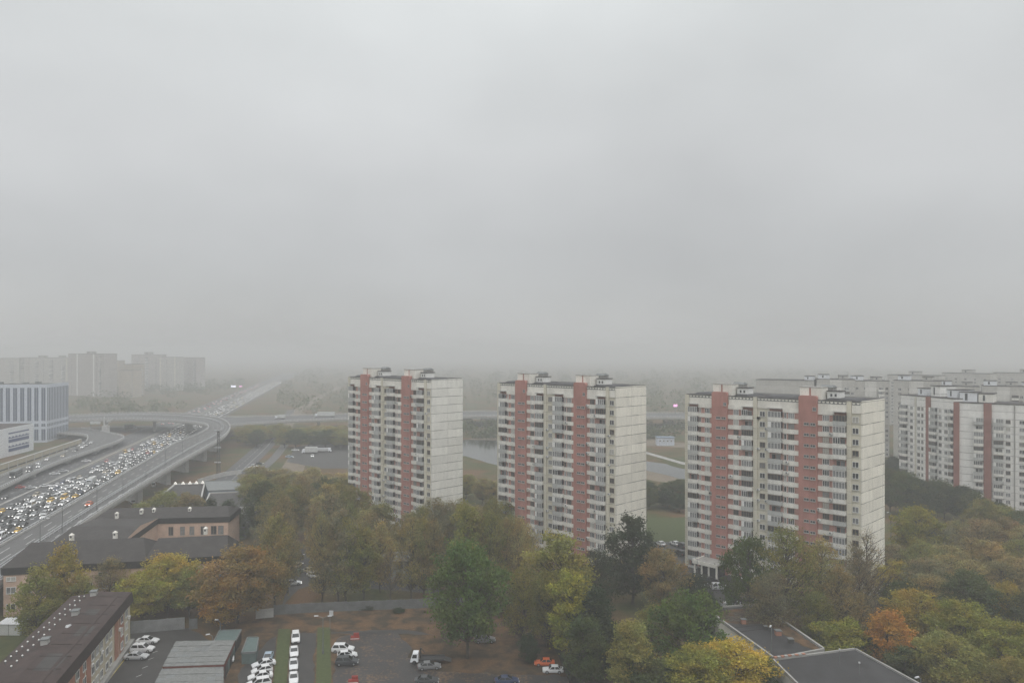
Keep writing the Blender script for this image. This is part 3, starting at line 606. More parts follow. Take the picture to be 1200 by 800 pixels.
def bridge(name,label,left,right,thick=1.5,par=1.1,pier=(),rail=None,seed=0,marks=()):
    """deck between matched edge points (x,y,z)"""
    t=thing(name,label,'bridge',(left[0].x,left[0].y,0)); o=Vector(t.location)
    Lf=[p-o for p in left]; Rg=[p-o for p in right]; n=len(Lf); Z=Vector((0,0,1))
    b=MB(); sd=MB(); up=Z*.0
    for i in range(n-1):
        b.poly([Lf[i],Rg[i],Rg[i+1],Lf[i+1]],'asphalt_deck')
        sd.hexa([Lf[i]-Z*thick,Rg[i]-Z*thick,Rg[i+1]-Z*thick,Lf[i+1]-Z*thick],[Lf[i]-Z*.02,Rg[i]-Z*.02,Rg[i+1]-Z*.02,Lf[i+1]-Z*.02],'concrete')
        for f_ in marks:
            a,c=Lf[i]+(Rg[i]-Lf[i])*f_,Lf[i+1]+(Rg[i+1]-Lf[i+1])*f_; m=max(1,int((c-a).length/9)); w_=(c-a).normalized(); s_=Vector((w_.y,-w_.x,0))*.1
            for k in range(m):
                u=a+(c-a)*(k/m); v=a+(c-a)*((k+.4)/m); b.poly([u-s_+Z*.012,u+s_+Z*.012,v+s_+Z*.012,v-s_+Z*.012],'paint_white')
    b.build('deck',t); sd.build('girder',t)
    for E_ in (Lf,Rg):
        p=MB()
        for i in range(n-1):
            a,c=E_[i],E_[i+1]; p.beam(a+Z*.003,c+Z*.003,.5,.55,'concrete_light')
            m=max(1,int((c-a).length/2.5))
            for k in range(m): u=a+(c-a)*((k+.5)/m); w_=(c-a).normalized(); p.beam(u-w_*.2+Z*.553,u+w_*.2+Z*.553,.28,par-.57,'metal_light')
            p.beam(a+Z*(par-.014),c+Z*(par-.014),.22,.14,'metal_light'); p.beam(a+Z*-.55,c+Z*-.55,.62,.545,'concrete_light')
        p.build('parapet',t)
    for i,u,sx in pier:
        a=Lf[i]+(Lf[i+1]-Lf[i])*u; c=Rg[i]+(Rg[i+1]-Rg[i])*u; z=(a.z+c.z)/2-thick; m=(a+c)/2; w_=(c-a).normalized()*((c-a).length*sx/2); w_.z=0
        q=MB(); q.beam(Vector((m.x,m.y,-.3))-w_,Vector((m.x,m.y,-.3))+w_,2.0,z-1.0+.3,'concrete_light'); q.beam(Vector((m.x,m.y,z-1.0))-w_*1.3,Vector((m.x,m.y,z-1.0))+w_*1.3,2.6,.997,'concrete'); q.build('pier',t)
    if rail:
        g=MB()
        for i in range(n-1):
            a,c=Lf[i]+(Rg[i]-Lf[i])*rail,Lf[i+1]+(Rg[i+1]-Lf[i+1])*rail
            for s_ in (-.5,.5):
                w_=(c-a).normalized(); sv=Vector((w_.y,-w_.x,0))*s_; g.beam(a+sv+Z*.55,c+sv+Z*.55,.12,.3,'metal_light')
                m=max(1,int((c-a).length/3))
                for k in range(m): u=a+sv+(c-a)*(k/m); g.beam(u+Z*.01-w_*.06,u+Z*.01+w_*.06,.12,.54,'metal_light')
        g.build('guard_rail',t)
    return t
Lp=[(0,640,8),(90,588,9),(172,540,10),(205,520,10.5),(232,509,11),(243,503,11),(244,499.5,11),(238,496.8,11),(222,494.3,11),(195,492.2,11),(150,491,11),(80,493,11),(20,497,11)]
Rp=[(0,682,8),(120,598,9),(200,548,10),(240,525,10.5),(260,513,11),(268,505,11),(269,498,11),(260,491.5,11),(243,487.5,11),(200,484.3,11),(150,484,11),(80,487,11),(20,490,11)]
Lf=[at(*p) for p in Lp]; Rg=[at(*p) for p in Rp]
def dens(P,k=5):
    out=[]
    for i in range(len(P)-1):
        p0=P[max(i-1,0)];p1=P[i];p2=P[i+1];p3=P[min(i+2,len(P)-1)]
        for j in range(k):
            u=j/k; out.append(.5*((2*p1)+(-p0+p2)*u+(2*p0-5*p1+4*p2-p3)*u*u+(-p0+3*p1-3*p2+p3)*u**3))
    return out+[P[-1]]
Lf=[Lf[0]*2-Lf[1]+Vector((0,0,1))*0]+Lf; Rg=[Rg[0]*2-Rg[1]]+Rg
FL,FR=dens(Lf,4),dens(Rg,4)
fly=bridge('flyover_bridge','curving concrete flyover that sweeps over the jammed highway on wall piers',FL,FR,pier=[(5,.5,.5),(8,.2,.5),(10,.3,.5),(12,.4,.5),(14,.5,.5),(17,.5,.5),(21,.5,.4),(29,.5,.4),(37,.5,.4),(41,.5,.4),(45,.5,.4)],rail=.66,marks=(.22,.44,.83))
# cross bridge
cl=[at(*p) for p in ((262,489,11),(335,487.3,10),(410,485.3,9.5),(563,482,9),(680,483,9),(780,484,9),(900,485.5,9))]; cr_=[at(*p) for p in ((268,498.5,11),(335,493.5,10),(410,490.5,9.5),(563,487.5,9),(680,488.5,9),(780,489,9),(900,490.5,9))]
cb=bridge('cross_bridge','straight road bridge running from the flyover behind the tower blocks',cl,cr_,pier=[(0,.6,.6),(1,.5,.6),(2,.3,.6),(2,.8,.6),(3,.4,.6),(4,.5,.6)],marks=(.33,.66))
# ramp by the sound wall
rl=[at(*p) for p in ((-40,578,3),(0,559,3),(50,540,3),(90,524.5,3.5),(102,516,4),(98,509.5,4.5),(60,507,4.5))]; rg=[at(*p) for p in ((-40,592,3),(0,572.5,3),(60,545,3),(110,527.5,3.5),(141,516,4),(140,510,4.5),(95,502,4.5))]
rb=bridge('ramp_bridge','low curving ramp with queueing cars beside the tan sound wall',dens(rl,4),dens(rg,4),thick=1.1,pier=[(3,.5,.7),(6,.5,.7),(9,.5,.7),(12,.5,.7),(15,.5,.6),(19,.5,.6)],marks=(.5,))
# ---------------------------------------------------------------- lamp posts, masts
def lamp_mesh(h,arms,reach,nh=''):
    p=MB(); p.tube((0,0,0),(0,0,h),.13,.07,'metal_grey',8); p.tube((0,0,0),(0,0,.9),.2,.18,'metal_grey',8)
    A=[];Hd=[]
    for s in arms:
        a=MB(); a.tube((0,0,h-.05),(s*reach,0,h+.35),.05,.04,'metal_grey',6); A.append(a.mesh('lamp_arm'))
        q=MB(); x=s*reach; q.hexa([(x-.1*s if s>0 else x-.75,-.16,h+.28),(x+.75 if s>0 else x+.1,-.16,h+.34),(x+.75 if s>0 else x+.1,.16,h+.34),(x-.1*s if s>0 else x-.75,.16,h+.28)],
            [(x-.1*s if s>0 else x-.7,-.1,h+.46),(x+.7 if s>0 else x+.1,-.1,h+.48),(x+.7 if s>0 else x+.1,.1,h+.48),(x-.1*s if s>0 else x-.7,.1,h+.46)],'metal_light'); Hd.append(q.mesh('lamp_head'))
    return p.mesh('pole'),A,Hd
LM={}
def lamp(loc,h,arms,reach,rot,label,group,lit=False):
    k=(h,arms,reach)
    if k not in LM: LM[k]=lamp_mesh(h,arms,reach)
    t=thing('street_lamp',label,'street lamp',loc,rot,group); inst('pole',LM[k][0],t)
    for a,h_ in zip(LM[k][1],LM[k][2]): inst('lamp_head',h_,inst('lamp_arm',a,t))
    return t
for i,(px,py) in enumerate([(47,648),(73,629),(113.5,598),(144,578),(171,560),(194,545),(214,532),(231,520)]):
    z=8.3+i*.33; lamp(at(px,py,z),9,(1,-1),1.6,.25,f'{ordn(i+1)} twin lamp post along the guard rail of the flyover, from the school roof','lamp posts on the flyover')
for i,(px,py) in enumerate([(326,485),(344,486),(369,484.5),(384,484),(547,481.5),(556,481),(580,481),(766,482),(790,483)]):
    lamp(at(px,py,9.8),11,(1,-1),2,.1,f'{ordn(i+1)} thin pale lamp post on the straight road bridge, counting from the flyover','lamp posts on the straight bridge')
lamp(at(378.5,766),7.6,(1,-1),1.1,0,'twin-armed street lamp standing on the grass strip of the car park','lamps of the car park')
lamp(at(904,796,0),10.2,(-1,),.5,1.0,'single lamp whose white head hangs over the dark flat roofs','lamps of the yards')
lamp(at(1079,850,0),8,(-1,),.6,.4,'lamp with a white head in front of the yellow-green trees','lamps of the yards')
lamp(at(249,762,0),3.2,(-1,),.6,.3,'lamp with a white head beside the grey garage roof','lamps of the yards')
lamp(at(258,749,0),3.9,(-1,),.6,-.3,'lamp with a white head beneath the orange tree','lamps of the yards')
lamp(at(817,690,0),8,(-1,),.8,.4,'lamp post beside the entrance canopy of the closest tower block','lamps of the yards')
lamp(at(1044,655,0),14,(-1,),.9,.4,'lamp with a bright head at the foot of the blank gable','lamps of the yards')
# tall mast with lamp clusters
mt=thing('lighting_mast','tall dark lattice mast with spotlights beside the flyover','mast',tuple(at(256,557)))
b=MB()
for sx,sy in ((-1,-1),(1,-1),(1,1),(-1,1)): b.tube((sx*.7,sy*.7,0),(sx*.35,sy*.35,23),.13,.1,'metal_dark',5)
for i in range(12):
    z=i*1.9; s=.7-.35*z/23; s2=.7-.35*(z+1.9)/23
    b.tube((-s,-s,z),(s2,-s2,z+1.9),.07,.07,'metal_dark',4); b.tube((s,s,z),(-s2,s2,z+1.9),.07,.07,'metal_dark',4); b.tube((-s,s,z),(-s2,-s2,z+1.9),.07,.07,'metal_dark',4); b.tube((s,-s,z),(s2,s2,z+1.9),.07,.07,'metal_dark',4)
b.build('lattice',mt)
for z in (22.6,14,6.5):
    q=MB(); q.box(-1.6,1.6,-1,1,z,z+.16,'metal_dark')
    for x in (-1.3,-.5,.5,1.3): q.box(x-.28,x+.28,-1.35,-1.0,z+.17,z+.75,'metal_light')
    q.build('spotlight_rack',mt)
# overhead column with signboard by the loop
gp=thing('sign_mast','pale column with a forked top and a white signboard beside the loop of the flyover','sign mast',tuple(at(124,513)))
q=MB(); q.box(-2.3,2.3,-1.2,1.2,0,9,'concrete_light'); q.build('column',gp)
q=MB(); q.tube((-1.2,0,9),(-1.2,0,15.5),.5,.35,'container',6); q.tube((0,0,9),(3.5,0,12),.35,.3,'container',5); q.hexa([(.5,-.4,11.5),(5,-.4,13.4),(5,.4,13.4),(.5,.4,11.5)],[(.5,-.4,12.3),(5,-.4,14.3),(5,.4,14.3),(.5,.4,12.3)],'container'); q.build('fork',gp)
q=MB(); q.box(-11.5,-4,-.2,.2,10.2,12.2,'container'); q.box(-11,-10.6,-.1,.1,0,10.199,'metal_grey'); q.box(-5,-4.6,-.1,.1,0,10.199,'metal_grey'); q.build('signboard',gp)
# far LED billboards
for px,py,d,w_,h_,m,lb in ((273.5,452.5,1150,8,2.7,'led_white','small white glowing billboard over the misty highway'),(282,452.5,1160,5,2.2,'led_pink','small pink glowing billboard beside the white one over the misty highway'),(791.5,475,640,3.6,2.4,'led_pink','small pink glowing billboard between two tower blocks by the straight bridge')):
    z=D-(py-H0)*d/F; t=thing('billboard',lb,'billboard',tuple(atd(px,d)))
    MB().tube((0,0,0),(0,0,z-h_/2),.4,.3,'metal_grey',8).build('pole',t); q=MB(); q.box(-w_/2,w_/2,-.1,.4,z-h_/2,z+h_/2,'metal_dark'); q.build('casing',t)
    q=MB(); q.box(-w_/2+.1,w_/2-.1,-.16,-.103,z-h_/2+.1,z+h_/2-.1,m)
    q.build('screen',t)
# ---------------------------------------------------------------- vehicles
def car_parts(kind):
    Lc,W,Hc,belt={'sedan':(4.6,1.8,1.45,.92),'suv':(4.6,1.88,1.72,1.05),'hatch':(4.0,1.74,1.5,.95),'van':(5.2,1.95,2.2,1.15),'old':(4.1,1.62,1.42,.88)}[kind]
    h=Lc/2; P={}
    b=MB(); hw=W/2
    front=.66 if kind in('sedan','hatch','old') else .8
    st=[(-h,.45,belt*.86,hw*.86),(-h+.12,.26,belt*.96,hw*.95),(-h+.6,.22,belt,hw),(-h*.1,.22,belt,hw),(h-1.15,.22,belt*.99,hw),(h-.45,.24,belt*.86,hw*.97),(h-.08,.28,front*.95,hw*.88),(h,.4,front*.8,hw*.8)]
    if kind=='old': st=[(-h,.4,belt*.95,hw*.93),(-h+.1,.3,belt,hw*.97),(-h+.6,.25,belt,hw),(0,.25,belt,hw),(h-1.2,.25,belt,hw),(h-.4,.25,belt*.96,hw*.98),(h-.06,.3,belt*.9,hw*.95),(h,.4,belt*.8,hw*.92)]
    n=0; rings=[]
    for x,z0,z1,w_ in st: rings.append([(x,-w_*.93,z0),(x,-w_,(z0+z1)/2),(x,-w_*.93,z1-.04),(x,-w_*.8,z1),(x,w_*.8,z1),(x,w_*.93,z1-.04),(x,w_,(z0+z1)/2),(x,w_*.93,z0)])
    for a,c in zip(rings,rings[1:]):
        for i in range(8): b.poly([a[i],a[(i+1)%8],c[(i+1)%8],c[i]],'car_paint')
    b.poly(rings[0],'car_paint'); b.poly(rings[-1][::-1],'car_paint')
    cab={'sedan':(-h+.55,-h+1.25,h-2.15,h-1.25),'suv':(-h+.06,-h+.45,h-1.95,h-1.15),'hatch':(-h+.08,-h+.65,h-1.9,h-1.05),'van':(-h+.04,-h+.15,h-1.35,h-.6),'old':(-h+.55,-h+1.05,h-1.75,h-1.2)}[kind]
    x0,x1,x2,x3=cab; zb=belt-.02; zt=Hc-.06; wb_,wt=hw*.88,hw*.74
    B=[(x0,-wb_,zb),(x3,-wb_,zb),(x3,wb_,zb),(x0,wb_,zb)]; T=[(x1,-wt,zt),(x2,-wt,zt),(x2,wt,zt),(x1,wt,zt)]
    b.hexa(B,T,'car_paint'); b.hexa([(x1,-wt,zt),(x2,-wt,zt),(x2,wt,zt),(x1,wt,zt)],[(x1+.15,-wt*.85,Hc),(x2-.15,-wt*.85,Hc),(x2-.15,wt*.85,Hc),(x1+.15,wt*.85,Hc)],'car_paint')
    P['body']=[b]
    def pane(name,q,ins,push):
        c=sum((Vector(p) for p in q),Vector())/4; nrm=(Vector(q[1])-Vector(q[0])).cross(Vector(q[3])-Vector(q[0])).normalized()
        if nrm.dot(c-Vector((0,0,.9)))<0: nrm=-nrm
        g=MB(); g.poly([Vector(p)+(c-Vector(p))*ins+nrm*push for p in q],'car_glass'); P.setdefault(name,[]).append(g)
    pane('windscreen',[B[1],B[2],T[2],T[1]],.1,.012); pane('rear_window',[B[3],B[0],T[0],T[3]],.13,.012)
    def lerp(a,c,u): return tuple(a[i]+(c[i]-a[i])*u for i in range(3))
    for s in (0,1):
        q=(B[0],B[1],T[1],T[0]) if s==0 else (B[3],B[2],T[2],T[3])
        lo,hi=(q[0],q[1]),(q[3],q[2])
        for u,v in ((.03,.48),(.51,.95)):
            pane('side_window',[lerp(lo[0],lo[1],u),lerp(lo[0],lo[1],v),lerp(hi[0],hi[1],v),lerp(hi[0],hi[1],u)],.1,.012)
    for sx in (-1,1):
        for sy in (-1,1):
            wv=MB(); x=sx*(h-.85); y0,y1=sorted((sy*(hw-.2),sy*(hw+.02))); r=.33
            wv.tube((x,y0,r),(x,y1,r),r,r,'tyre',14); yy=y1+.004 if sy>0 else y0-.004
            wv.poly([(x+.2*math.cos(a*math.pi/5),yy,r+.2*math.sin(a*math.pi/5)) for a in range(10)],'rim'); P.setdefault('wheel',[]).append(wv)
    for sy in (-1,1):
        g=MB(); y=sy*hw*.66; g.box(h-.16,h+.015,y-.2,y+.2,front*.62,front*.86,'headlight_off'); P.setdefault('headlight',[]).append(g)
        g=MB(); g.box(-h-.015,-h+.1,y-.18,y+.18,belt*.62,belt*.84,'taillight'); P.setdefault('taillight',[]).append(g)
    g=MB(); g.box(h-.1,h+.01,-hw*.4,hw*.4,.38,front*.72,'plastic_dark'); P['grille']=[g]
    return P,Lc
CP={}
def car_meshes(kind,mode):
    "mode: parked (full), jam (few parts, lit lamps), tiny (one mesh)"
    k=(kind,mode)
    if k in CP: return CP[k]
    P,Lc=car_parts(kind); out=[]
    if mode=='parked':
        for nm,l in P.items():
            for b in l:
                if nm=='wheel':
                    w=MB(); w.v=b.v; w.f=b.f[:-1]; w.m=b.m[:-1]; w.names=b.names; out.append((nm,w.mesh(nm)))
                    q=MB(); q.poly([b.v[i] for i in b.f[-1]],'rim'); out.append(('rim',q.mesh('rim')))
                else: out.append((nm,b.mesh(nm)))
    else:
        def join(L_):
            m=MB()
            for b in L_:
                n=len(m.v); m.v+=b.v
                for f,mi in zip(b.f,b.m): m.f.append(tuple(n+i for i in f)); m.m.append(m.mi(b.names[mi]))
            return m
        lamps=[]
        for g in P['headlight']:
            q=MB(); q.v=[(v[0]+.01,v[1],v[2]) for v in g.v]; q.f=g.f; q.m=g.m; q.names=['headlight_lit' if mode!='tail' else 'headlight_off']; lamps.append(q)
        tl=[]
        for g in P['taillight']:
            q=MB(); q.v=g.v; q.f=g.f; q.m=g.m; q.names=['taillight_lit' if mode=='tail' else 'taillight']; tl.append(q)
        if mode=='jam':
            out.append(('body',join(P['body']+P['grille']+tl).mesh('body'))); out.append(('windscreen',P['windscreen'][0].mesh('windscreen'))); out.append(('side_window',join(P['side_window'][:2]).mesh('side_window'))); out.append(('side_window',join(P['side_window'][2:]).mesh('side_window')))
            for l in lamps: out.append(('headlight',l.mesh('headlight')))
            for l in P['wheel']: out.append(('wheel',l.mesh('wheel')))
        else: out.append(('car',join(sum(P.values(),[])[:0]+P['body']+P['windscreen']+P['rear_window']+P['side_window']+P['grille']+P['wheel']+lamps+tl).mesh('car')))
    CP[k]=out; return out
COL={'white':(.64,.645,.65),'silver':(.42,.43,.44),'grey':(.16,.165,.17),'black':(.018,.018,.02),'dark blue':(.025,.04,.09),'yellow':(.62,.38,.04),'red':(.33,.03,.025),'beige':(.36,.31,.22),'orange':(.55,.12,.035),'dark grey':(.05,.055,.06),'green':(.06,.1,.06),'light blue':(.32,.40,.48),'pale grey':(.6,.61,.62)}
NM={'sedan':'parked_car','suv':'parked_car','hatch':'parked_car','van':'van','old':'parked_car'}
def car(kind,col,loc,ang,label,group,mode='parked',name='car',scale=1):
    ms=car_meshes(kind,mode)
    if mode in('tiny','tail'):
        o=bpy.data.objects.new(name,ms[0][1]); C.objects.link(o); o.location=loc; o.rotation_euler.z=ang; o.color=(*COL[col],1); return tag(o,label,'van' if kind=='van' else 'car',group)
    t=thing(name,label,'van' if kind=='van' else 'car',loc,ang,group,scale)
    last=None
    for nm,me in ms:
        o=inst(nm,me,last if nm=='rim' else t,(0,0,0),COL[col])
        if nm=='wheel': last=o
    return t
# jam: individual cars, nearest first, then one far mass
jr=random.Random(5); cars=[]
d=232.0
LANE=['nearest the flyover','second from the flyover','third from the flyover','fourth from the flyover','fifth from the flyover','sixth from the flyover']
for ln in range(6):
    d=236+jr.uniform(0,6)+(10 if ln==0 else 0)
    while d<1550:
        if not(ln>=4 and d>330 and jr.random()<(.4 if ln==5 else .12)): cars.append((d,ln))
        d+=jr.uniform(6.3,9.5) if d<700 else jr.uniform(7,11)
        if jr.random()<.05: d+=jr.uniform(4,14)
cars.sort()
kinds=['sedan']*5+['suv']*5+['hatch']*2+['van']*1; cc=['white']*9+['silver']*4+['grey']*5+['black']*8+['dark blue']*2+['yellow']*2+['red']+['beige']+['dark grey']*3
cnt=[0]*6; NIND=232; far=MB(); fr=random.Random(8)
def hwdir(d): return math.atan2(1,-.2365)
for i,(d,ln) in enumerate(cars):
    x=line_x(d)-1.8-3.6*ln+jr.uniform(-.35,.35); kd=jr.choice(kinds); cl=jr.choice(cc); 
    if kd=='van': cl=jr.choice(['white','white','silver','yellow'])
    px=600+F*x/d
    if px<-12: continue
    ang=math.atan2(-1,.2365)+jr.uniform(-.03,.03)
    if cnt[ln]*1+sum(cnt)-cnt[ln]<NIND:
        cnt[ln]+=1; lb=f"{'yellow taxi' if cl=='yellow' and kd!='van' else cl+' '+{'sedan':'sedan','suv':'estate','hatch':'hatchback','van':'van'}[kd]}, {ordn(cnt[ln])} in the jam lane {LANE[ln]}, headlights lit"
        car(kd,cl,(x,d,.02),ang,lb,'cars in the highway jam','jam' if d<330 else 'tiny','van' if kd=='van' else 'car')
    else:
        L_,w_,h_={'sedan':(4.5,1.8,1.4),'suv':(4.6,1.9,1.7),'hatch':(4,1.7,1.5),'van':(5.4,2,2.3)}[kd]
        c_,s_=math.cos(ang),math.sin(ang); T=lambda u,v,z:(x+u*c_-v*s_,d+u*s_+v*c_,.02+z)
        if jr.random()<.12: continue
        mm={'white':'container','silver':'metal_light','yellow':'paint_yellow'}.get(cl,'metal_dark')
        q=[T(-L_/2,-w_/2,.25),T(L_/2,-w_/2,.25),T(L_/2,w_/2,.25),T(-L_/2,w_/2,.25)]
        far.hexa(q,[(p[0],p[1],.9) for p in q],mm); a=[T(-L_*.42,-w_*.42,.9),T(L_*.2,-w_*.42,.9),T(L_*.2,w_*.42,.9),T(-L_*.42,w_*.42,.9)]; b_=[T(-L_*.3,-w_*.36,h_),T(L_*.08,-w_*.36,h_),T(L_*.08,w_*.36,h_),T(-L_*.3,w_*.36,h_)]
        far.hexa(a,b_,mm); far.poly([T(L_*.205,-w_*.38,.95),T(L_*.205,w_*.38,.95),T(L_*.09,w_*.33,h_-.05),T(L_*.09,-w_*.33,h_-.05)],'car_glass')
        for v in (-.6,.6): far.poly([T(L_/2+.02,v-.2,.5),T(L_/2+.02,v+.2,.5),T(L_/2+.02,v+.2,.8),T(L_/2+.02,v-.2,.8)],'headlight_lit')
# outbound traffic far up the highway joins the same mass
for ln in range(3):
    d=640+fr.uniform(0,20)
    while d<1450:
        x=line_x(d)-31-4.2*ln; ang=math.atan2(1,-.2365); c_,s_=math.cos(ang),math.sin(ang); T=lambda u,v,z:(x+u*c_-v*s_,d+u*s_+v*c_,.02+z)
        q=[T(-2.2,-.9,.25),T(2.2,-.9,.25),T(2.2,.9,.25),T(-2.2,.9,.25)]; mm=fr.choice(['container','metal_light','metal_dark','container']); far.hexa(q,[(p[0],p[1],.9) for p in q],mm)
        q=[T(-1.7,-.8,.9),T(1,-.8,.9),T(1,.8,.9),T(-1.7,.8,.9)]; far.hexa(q,[(p[0],p[1],1.5) for p in q],mm)
        for v in (-.6,.6): far.poly([T(-2.23,v-.15,.6),T(-2.23,v+.15,.6),T(-2.23,v+.15,.85),T(-2.23,v-.15,.85)],'taillight_lit')
        d+=fr.uniform(14,60)
fo=far.build('distant_traffic'); fo['kind']='stuff'; tag(fo,'endless line of small cars with lights fading into the haze','traffic')
def big_vehicle(name,label,cat,loc,ang,Lv,W,Hv,colm,cab=None,win=True,group=None,lit=True):
    t=thing(name,label,cat,loc,ang,group)
    b=MB(); x1=Lv/2-(2.0 if cab else 0); b.box(-Lv/2,x1,-W/2,W/2,.9 if cab else .35,Hv,colm); b.box(-Lv/2+.2,x1+(0 if not cab else 1.5),-W*.35,W*.35,.5,.895,'plastic_dark') if cab else None
    b.build('cargo_box' if cab else 'body',t)
    if cab:
        c=MB(); c.hexa([(x1+.15,-W/2+.08,.45),(Lv/2,-W/2+.08,.45),(Lv/2,W/2-.08,.45),(x1+.15,W/2-.08,.45)],[(x1+.15,-W/2+.12,2.6),(Lv/2-.35,-W/2+.12,2.6),(Lv/2-.35,W/2-.12,2.6),(x1+.15,W/2-.12,2.6)],cab); c.build('cab',t)
        g=MB(); g.poly([(Lv/2-.13,-W/2+.25,1.45),(Lv/2-.13,W/2-.25,1.45),(Lv/2-.30,W/2-.25,2.4),(Lv/2-.30,-W/2+.25,2.4)],'car_glass'); g.build('windscreen',t)
    elif win:
        for s in (-1,1):
            g=MB(); y0,y1=sorted((s*(W/2+.002),s*(W/2+.03))); g.box(-Lv/2+.4,Lv/2-.5,y0,y1,1.4,2.4,'car_glass'); g.build('side_window',t)
        g=MB(); g.box(Lv/2+.002,Lv/2+.03,-W/2+.15,W/2-.15,1.1,2.6,'car_glass'); g.build('windscreen',t)
    for x in (-Lv/2+1.2,-Lv/2+2.3,Lv/2-1.1)[0 if Lv>7 else 1:]:
        for s in (-1,1):
            g=MB(); y0,y1=sorted((s*(W/2-.3),s*(W/2+.01))); g.tube((x,y0,.48),(x,y1,.48),.48,.48,'tyre',12); g.build('wheel',t)
    for s in (-1,1):
        g=MB(); g.box(Lv/2+.032,Lv/2+.06,s*W*.36-.16,s*W*.36+.16,.6,.85,'headlight_lit' if lit else 'headlight_off'); g.build('headlight',t)
    return t
JA=math.atan2(-1,.2365)
big_vehicle('bus','long dark-grey coach on the low ramp behind the queue','bus',tuple(at(14,558,3)+Vector((2,0,0))),math.atan2(-1,.35),12,2.5,3.2,'metal_grey')
big_vehicle('bus','pale blue-grey bus stuck in the jam beside the yellow taxis','bus',(line_x(268)-19.8-2.8,268,.02),JA,9,2.4,3,'sheet_blue')
big_vehicle('truck','white box lorry half-way along the jam','truck',(line_x(352)-5.5,352,.02),JA,8,2.4,3.2,'container','wall_white')
big_vehicle('truck','long white articulated lorry crossing the straight bridge','truck',tuple(at(379,489,9.8)+Vector((0,5,0))),math.pi,16,2.5,4,'container','wall_white',lit=False)
big_vehicle('truck','short white lorry on the straight bridge near the flyover','truck',tuple(at(326,491.5,10.3)+Vector((0,5,0))),math.pi,8,2.4,3.2,'container','wall_white',lit=False)
big_vehicle('truck','white lorry on the road seen under the loop of the flyover','truck',tuple(at(153,502.5)),0,9.5,2.5,3.8,'container','wall_white',lit=False)
big_vehicle('truck','white lorry parked in the yard under the misty trees','truck',tuple(at(363,531)),math.pi,9.5,2.5,4,'container','wall_white',lit=False)
big_vehicle('truck','grey trailer lorry parked next to the white lorry in the misty yard','truck',tuple(at(380,529.5)),.1,9,2.4,2.6,'metal_light','wall_white',lit=False)
# queue on the ramp
rp_=[at(*p) for p in ((-12,571,3),(4,563,3),(22,555.5,3),(36,549.5,3),(46,545.5,3),(56,541,3),(66,536.5,3),(78,531,3),(90,526,3.5),(100,521,3.8),(106,517.5,4))]
k=0
for i in range(len(rp_)-1):
    dv=(rp_[i]-rp_[i+1]); n=max(1,int(dv.length/9)); ang=math.atan2(dv.y,dv.x); pr=Vector((-dv.y,dv.x,0)).normalized()
    for j in range(n):
        if i<2: continue
        for sd_ in (-2.4,2.0):
            if jr.random()<.3: continue
            k+=1; cl=jr.choice(cc); kd=jr.choice(['sedan','suv','hatch']); p=rp_[i]-dv*(j+.5)/n+pr*sd_; p.z=rp_[i].z*(1-(j+.5)/n)+rp_[i+1].z*(j+.5)/n+.02
            car(kd,cl,tuple(p),ang,f'{cl} car, headlights lit, {ordn(k)} from the coach in the low ramp queue','cars queueing on the ramp','tiny','car')
